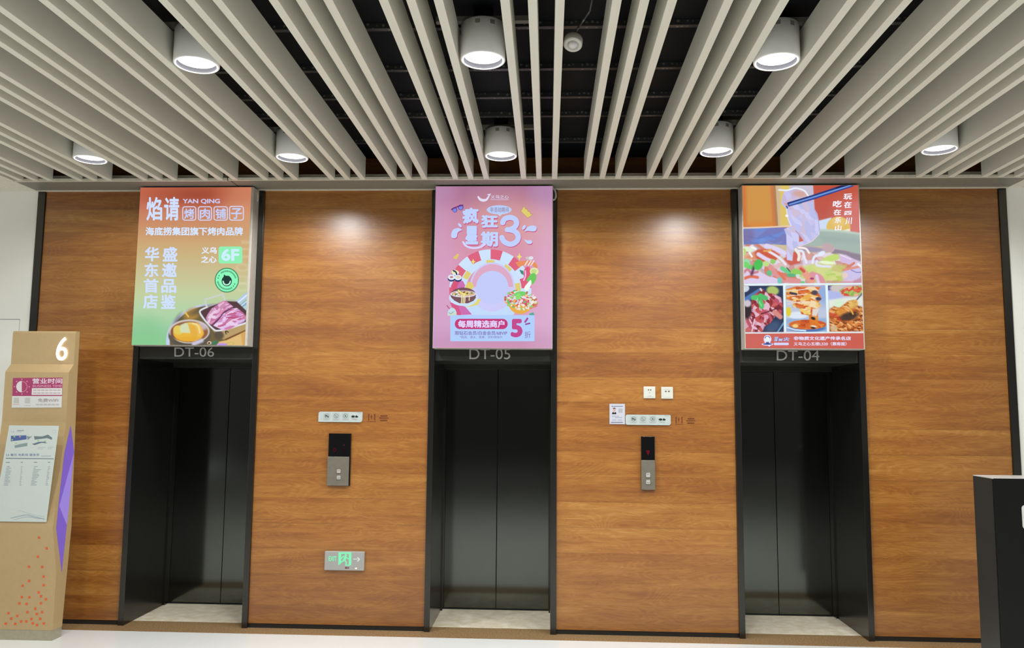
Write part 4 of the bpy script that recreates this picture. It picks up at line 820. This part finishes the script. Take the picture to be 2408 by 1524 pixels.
# staff notice
x0, x1, z0, z1 = wall_rect(1433, 949.5, 1470, 998)
root = thing('staff_notice', ((x0+x1)/2, 0, z0), 'small white notice with a portrait photo, left of the right strip sign', 'notice')
MB().box(x0, x1, -0.004, 0.0, z0, z1, 0, 0.001, 1).build('sheet', mat('notice_sheet', (172, 171, 177), 0.35), root)
a = Art(1, -0.0043, 0.58); a.cv = lambda x, y: (1410+x/5.256, 890+y/5.256)
a.rect(128, 322, 303, 560, (226, 226, 234), 1); a.ell(156, 345, 8, 8, (120, 130, 150), 2); a.rect(168, 340, 288, 350, (130, 146, 176), 2)
a.ell(181, 385, 17, 22, (226, 186, 170), 3); a.ell(181, 374, 19, 12, (86, 54, 60), 4, 0, 20, 180, 360); a.rect(174, 402, 188, 416, (220, 180, 160), 2); a.poly([(152, 442), (160, 418), (174, 412), (188, 412), (202, 420), (208, 442)], (40, 34, 34), 3); a.poly([(174, 412), (188, 412), (181, 432)], (240, 240, 240), 4)
a.rect(232, 372, 284, 425, (198, 200, 204), 2); a.rect(152, 464, 240, 470, (150, 160, 190), 2); a.rect(190, 482, 278, 487, (130, 140, 170), 2)
for q in (152, 222): a.rect(q, 508, q+54, 514, (186, 190, 206), 2); a.rect(q, 520, q+54, 526, (186, 190, 206), 2)
a.rect(140, 540, 288, 548, (92, 100, 124), 2)
a.build('print', MT['plain_print'], root)

# exit sign
x0, x1, z0, z1 = wall_rect(766, 1295, 857.5, 1341)
root = thing('exit_sign', ((x0+x1)/2, 0, z0), 'grey emergency EXIT sign with green running figure, low on the wood panel', 'exit sign')
bd = MB().box(x0, x1, -0.028, 0.0, z0, z1, 0, 0.004).build('body', MT['grey_sign'], root)
e = lambda x, y: (740+x/16.05, 1270+y/16.05)
a = Art(1, -0.0284); a.cv = e; G = (138, 246, 186)
a.text('EXIT', 530, 612, 835, 795, (138, 246, 186), 2, 0.03)
a.poly([(897, 462), (1385, 462), (1385, 905), (1360, 955), (1290, 978), (1160, 976), (1175, 945), (1285, 925), (1285, 528), (1000, 528), (1000, 880), (890, 958)], G, 1)
a.ell(1178, 572, 42, 42, G, 2); a.stroke([(1165, 640), (1120, 740)], 92, G, 2); a.stroke([(1110, 615), (1040, 650), (1015, 695)], 44, G, 2, False); a.stroke([(1180, 620), (1225, 690), (1275, 705)], 42, G, 2, False); a.stroke([(1100, 760), (1045, 815), (950, 835)], 52, G, 2, False); a.stroke([(1135, 760), (1195, 850), (1180, 950)], 54, G, 2, False)
a.build('exit_pictogram', print_mat('exit_glow', 0.9), bd)
a = Art(1, -0.0284, 0.8); a.cv = e
a.rect(1450, 700, 1610, 745, (206, 216, 208), 1); a.poly([(1590, 655), (1650, 655), (1715, 730), (1640, 810), (1590, 810), (1650, 730)], (226, 230, 224), 1); a.rect(1145, 1012, 1215, 1085, (128, 72, 66), 1); a.rect(1220, 1012, 1300, 1085, (126, 108, 112), 1); a.rect(1750, 440, 1762, 1130, (178, 178, 174), 1)
a.build('arrow_print', MT['plain_print'], bd)
pl = on_plane(*e(1560, 1070), 1, -0.028); MB().lathe([(0.0, 0.0)], 0, 0) if False else None
a = Art(1, -0.0286); a.cv = e; a.ell(1560, 1072, 42, 28, (255, 236, 214), 1); a.build('indicator_light', print_mat('indicator_glow', 1.2), bd)

# ------------------------------------------------------------------ directory totem
TX0, TX1 = -4.12, -3.624
root = thing('directory_totem', ((TX0+TX1)/2, -0.42, 0), 'tall beige directory totem with lit number 6 by the left wall', 'directory stand')
prof = [(-0.457, 0.075), (-0.457, 0.488), (-0.536, 0.82), (-0.459, 1.593), (-0.461, 1.968), (-0.404, 2.031), (-0.406, 2.272), (-0.396, 2.286), (-0.352, 2.288), (-0.345, 1.893), (-0.300, 0.80), (-0.330, 0.293), (-0.340, 0.075)]
mb = MB().prism_x(prof, TX0, TX1)
def front_y(z):
    ys = [q for q in prof[:6]]
    for (y0, za), (y1, zb) in zip(ys, ys[1:]):
        if za <= z <= zb: return y0+(y1-y0)*(z-za)/(zb-za)
    return -0.406
# scattered orange squares printed low on the front
bm = mb.bm
for zx, zy in ((406, 375), (485, 486), (394, 573), (301, 678), (438, 680), (454, 780), (303, 825), (236, 876), (455, 869), (402, 944), (427, 985), (227, 994), (305, 996), (477, 1016), (201, 1060), (277, 1065), (427, 1058), (367, 1115), (286, 1150), (437, 1151), (383, 1170), (88, 1161), (180, 1190), (117, 1218), (417, 1220), (327, 1222), (218, 1248), (273, 1247), (60, 1270), (157, 1273), (341, 1266), (385, 1285), (456, 1269)):
    px, py = zx/4.43, 1180+zy/4.43; yg = -0.46
    for _ in range(4): q = on_plane(px, py, 1, yg); yg = front_y(q[2])-0.0012
    h = 0.0085; sl = (front_y(q[2]+0.01)-front_y(q[2]-0.01))/0.02
    f = bm.faces.new([bm.verts.new((q[0]+dx*h, yg+sl*dz*h, q[2]+dz*h)) for dx, dz in ((-1, -1), (1, -1), (1, 1), (-1, 1))]); f.material_index = 1
mb.build('body', [MT['totem'], MT['orange']], root)

MB().box(TX0+0.002, TX1-0.002, -0.454, -0.342, 0.0, 0.075).build('plinth', MT['plinth'], root)
# lit side inset
bm = bmesh.new(); P = [on_plane(x, y, 0, TX1) for x, y in ((166, 1000), (174, 1062), (163, 1180), (156, 1243), (145, 1347), (132, 1243), (138, 1180), (151, 1066))]
mb = MB(); f = mb.bm.faces.new([mb.bm.verts.new((TX1+0.001, q[1], q[2])) for q in P])
P2 = [on_plane(x, y, 0, TX1) for x, y in ((173, 1066), (163, 1180), (157, 1235), (139, 1190))]
f2 = mb.bm.faces.new([mb.bm.verts.new((TX1+0.0014, q[1], q[2])) for q in P2]); f2.material_index = 1
mb.build('side_light', [MT['purple'], MT['purple_pale']], root)
def flip_art(o): return o
# numeral
uv, fs = glyphs('6', 0.0); nx0, nx1, nz0, nz1 = -3.790, -3.690, 2.075, 2.250
mb = MB(); bm = mb.bm; y0 = -0.4075
q0 = on_plane(131, 848, 1, y0); q1 = on_plane(160, 793, 1, y0)
vs = [bm.verts.new((q0[0]+u*(q1[0]-q0[0])+0.006*v, y0, q0[2]+v*(q1[2]-q0[2]))) for u, v in uv]
for f in fs:
    try: bm.faces.new([vs[i] for i in f])
    except ValueError: pass
r = bmesh.ops.extrude_face_region(bm, geom=bm.faces[:])
for v in [g for g in r['geom'] if isinstance(g, bmesh.types.BMVert)]: v.co.y = y0-0.006
mb.build('floor_numeral', MT['numeral'], root)
# business hours sheet
a = Art(1, -0.4618); a.cv = lambda x, y: (10+x/13.85, 870+y/13.85); WHC = (214, 206, 206)
a.poly([(285, 262), (1900, 250), (1868, 1225), (240, 1232)], (206, 206, 202), 1); a.poly([(285, 262), (1900, 250), (1882, 850), (262, 850)], (158, 58, 98), 2)
a.ring(575, 545, 158, 180, (206, 130, 150), 3); a.ell(575, 545, 182, 186, WHC, 4, 0, 30, 90, 270)
for k in range(8): t = math.radians(45*k); a.ell(575+240*math.cos(t), 545+240*math.sin(t), 22, 22, (210, 140, 160), 3, n=10)
a.text('营业时间', 920, 275, 1890, 450, (220, 206, 216), 3, 0.016); a.text('BUSINESS TIME', 930, 485, 1880, 562, (210, 150, 176), 3, 0.01)
a.poly([(905, 595), (1888, 590), (1880, 815), (892, 815)], WHC, 3)
for y0 in (640, 735):
    for k in range(7): a.rect(945+k*130, y0, 1055+k*130, y0+38, (176, 170, 170), 4)
a.rect(315, 905, 480, 1080, (182, 182, 174), 3); a.rect(675, 905, 845, 1080, (182, 182, 174), 3); a.rect(280, 1110, 490, 1130, (206, 170, 164), 3); a.rect(650, 1150, 860, 1168, (186, 182, 180), 3)
a.text('免费WIFI', 1100, 930, 1760, 1045, (146, 134, 132), 3, 0.006)
for k in range(6): a.rect(1030+k*130, 1105, 1135+k*130, 1150, (182, 176, 174), 3)
a.build('hours_sheet', MT['plain_print'], root)
# directory map board lying on the tilted face
class Tilt(Art):
    def pt(s, x, y, L):
        px, py = s.cv(x, y); d = ray(px, py); n = np.array([0, -(1.593-0.82), -( -0.459+0.536)]); n = n/np.linalg.norm(n); p0 = np.array([0, -0.536, 0.82]); t = (p0-CAM)@n/(d@n)
        nn = n if n[1] < 0 else -n; return CAM+d*t+nn*(0.002+(L+0.02*s.n)*0.0003)
a = Tilt(1, 0); a.cv = lambda x, y: (x/6.093, 990+y/6.093)
a.poly([(135, 62), (848, 70), (668, 1448), (-260, 1436), (-10, 900)], (196, 204, 198), 1)
T = (120, 134, 142)
a.text('L6', 165, 140, 210, 165, (150, 162, 176), 2, 0); a.rect(250, 132, 345, 142, T, 2); a.rect(250, 150, 310, 160, (170, 176, 180), 2); a.ring(778, 150, 18, 26, (180, 190, 190), 2)
a.poly([(160, 212), (380, 205), (385, 262), (300, 275), (158, 292)], (76, 96, 150), 2); a.poly([(385, 215), (440, 225), (470, 215), (400, 275)], (130, 142, 140), 2); a.poly([(490, 218), (610, 222), (690, 195), (752, 240), (745, 270), (680, 245), (500, 268)], (104, 122, 122), 2); a.poly([(210, 352), (290, 330), (395, 312), (395, 358), (215, 388)], (130, 150, 150), 2); a.poly([(460, 330), (560, 300), (640, 295), (680, 320), (600, 312), (500, 345)], (96, 110, 130), 2)
for x, y in ((210, 225), (180, 270), (235, 318), (550, 285), (650, 290)): a.ell(x, y, 14, 10, (150, 190, 120), 3, n=10)
a.ell(290, 225, 14, 10, (206, 150, 160), 3, n=10); a.rect(545, 372, 655, 380, (170, 178, 180), 2); a.rect(545, 394, 620, 402, (170, 178, 180), 2); a.rect(685, 372, 775, 380, (170, 178, 180), 2); a.rect(685, 394, 745, 402, (170, 178, 180), 2)
a.text('L6 餐饮 电影院 健身房', 92, 466, 566, 504, (110, 130, 166), 2, 0.008); a.rect(590, 498, 735, 508, (160, 170, 176), 2); a.poly([(85, 528), (772, 538), (772, 548), (85, 540)], (110, 126, 134), 2)
for x, w_ in ((85, 60), (300, 30), (490, 48), (690, 34)): a.rect(x, 588, x+w_, 598, T, 2)
rr = random.Random(3)
for k in range(13):
    y = 648+k*22
    for x, w_ in ((98-k*3.4, rr.uniform(30, 90)), (306-k*2.0, rr.uniform(14, 30)), (488-k*3.6, rr.uniform(30, 110)), (690-k*2.8, rr.uniform(16, 40))): a.rect(x, y, x+w_, y+9, (150, 162, 166), 2)
a.stroke([(160, 1392), (290, 1362), (390, 1345), (480, 1368), (640, 1405)], 10, (150, 166, 176), 2); a.stroke([(280, 1280), (460, 1338), (640, 1372)], 5, (176, 186, 190), 2); a.stroke([(200, 1420), (380, 1372), (520, 1392), (620, 1400)], 5, (150, 164, 180), 2)
a.build('map_board', MT['plain_print'], root)
# ------------------------------------------------------------------ black kiosk at the right edge
KY0, KY1, KX0, KX1, KZ = -1.222, -1.0, 2.753, 3.33, 1.318
root = thing('service_kiosk', ((KX0+KX1)/2, -1.11, 0), 'black floor standing kiosk cabinet at the right, cut off by the picture edge', 'kiosk')
MB().prism_x([(KY0, 0.0), (KY0, KZ), (KY1, KZ), (KY1, 0.0)], KX0, KX1).build('cabinet', MT['kiosk'], root)
MB().box(KX0+0.004, KX1, KY0-0.012, KY0, 0.0, KZ+0.004, 0, 0.002).build('front_panel', mat('black_front', (9, 9, 8), 0.4, nscale=8, spec=0.3), root)
MB().box(KX0, KX1, KY0-0.010, KY1, KZ+0.0005, KZ+0.007, 0, 0.002).build('top_edge', mat('kiosk_lit_top', (190, 188, 182), 0.3, 0.3), root)  # pale colour stands in for the light along the cabinet's top edge
q0 = on_plane(2402, 1188, 1, KY0-0.013); q1 = on_plane(2430, 1245, 1, KY0-0.013)
rounded_plate(MB(), q0[0], q0[0]+0.28, q1[2], q0[2], KY0-0.016, KY0-0.011, (0.02, 0.02, 0.02, 0.02)).build('paper_sheet', MT['screen'], root)
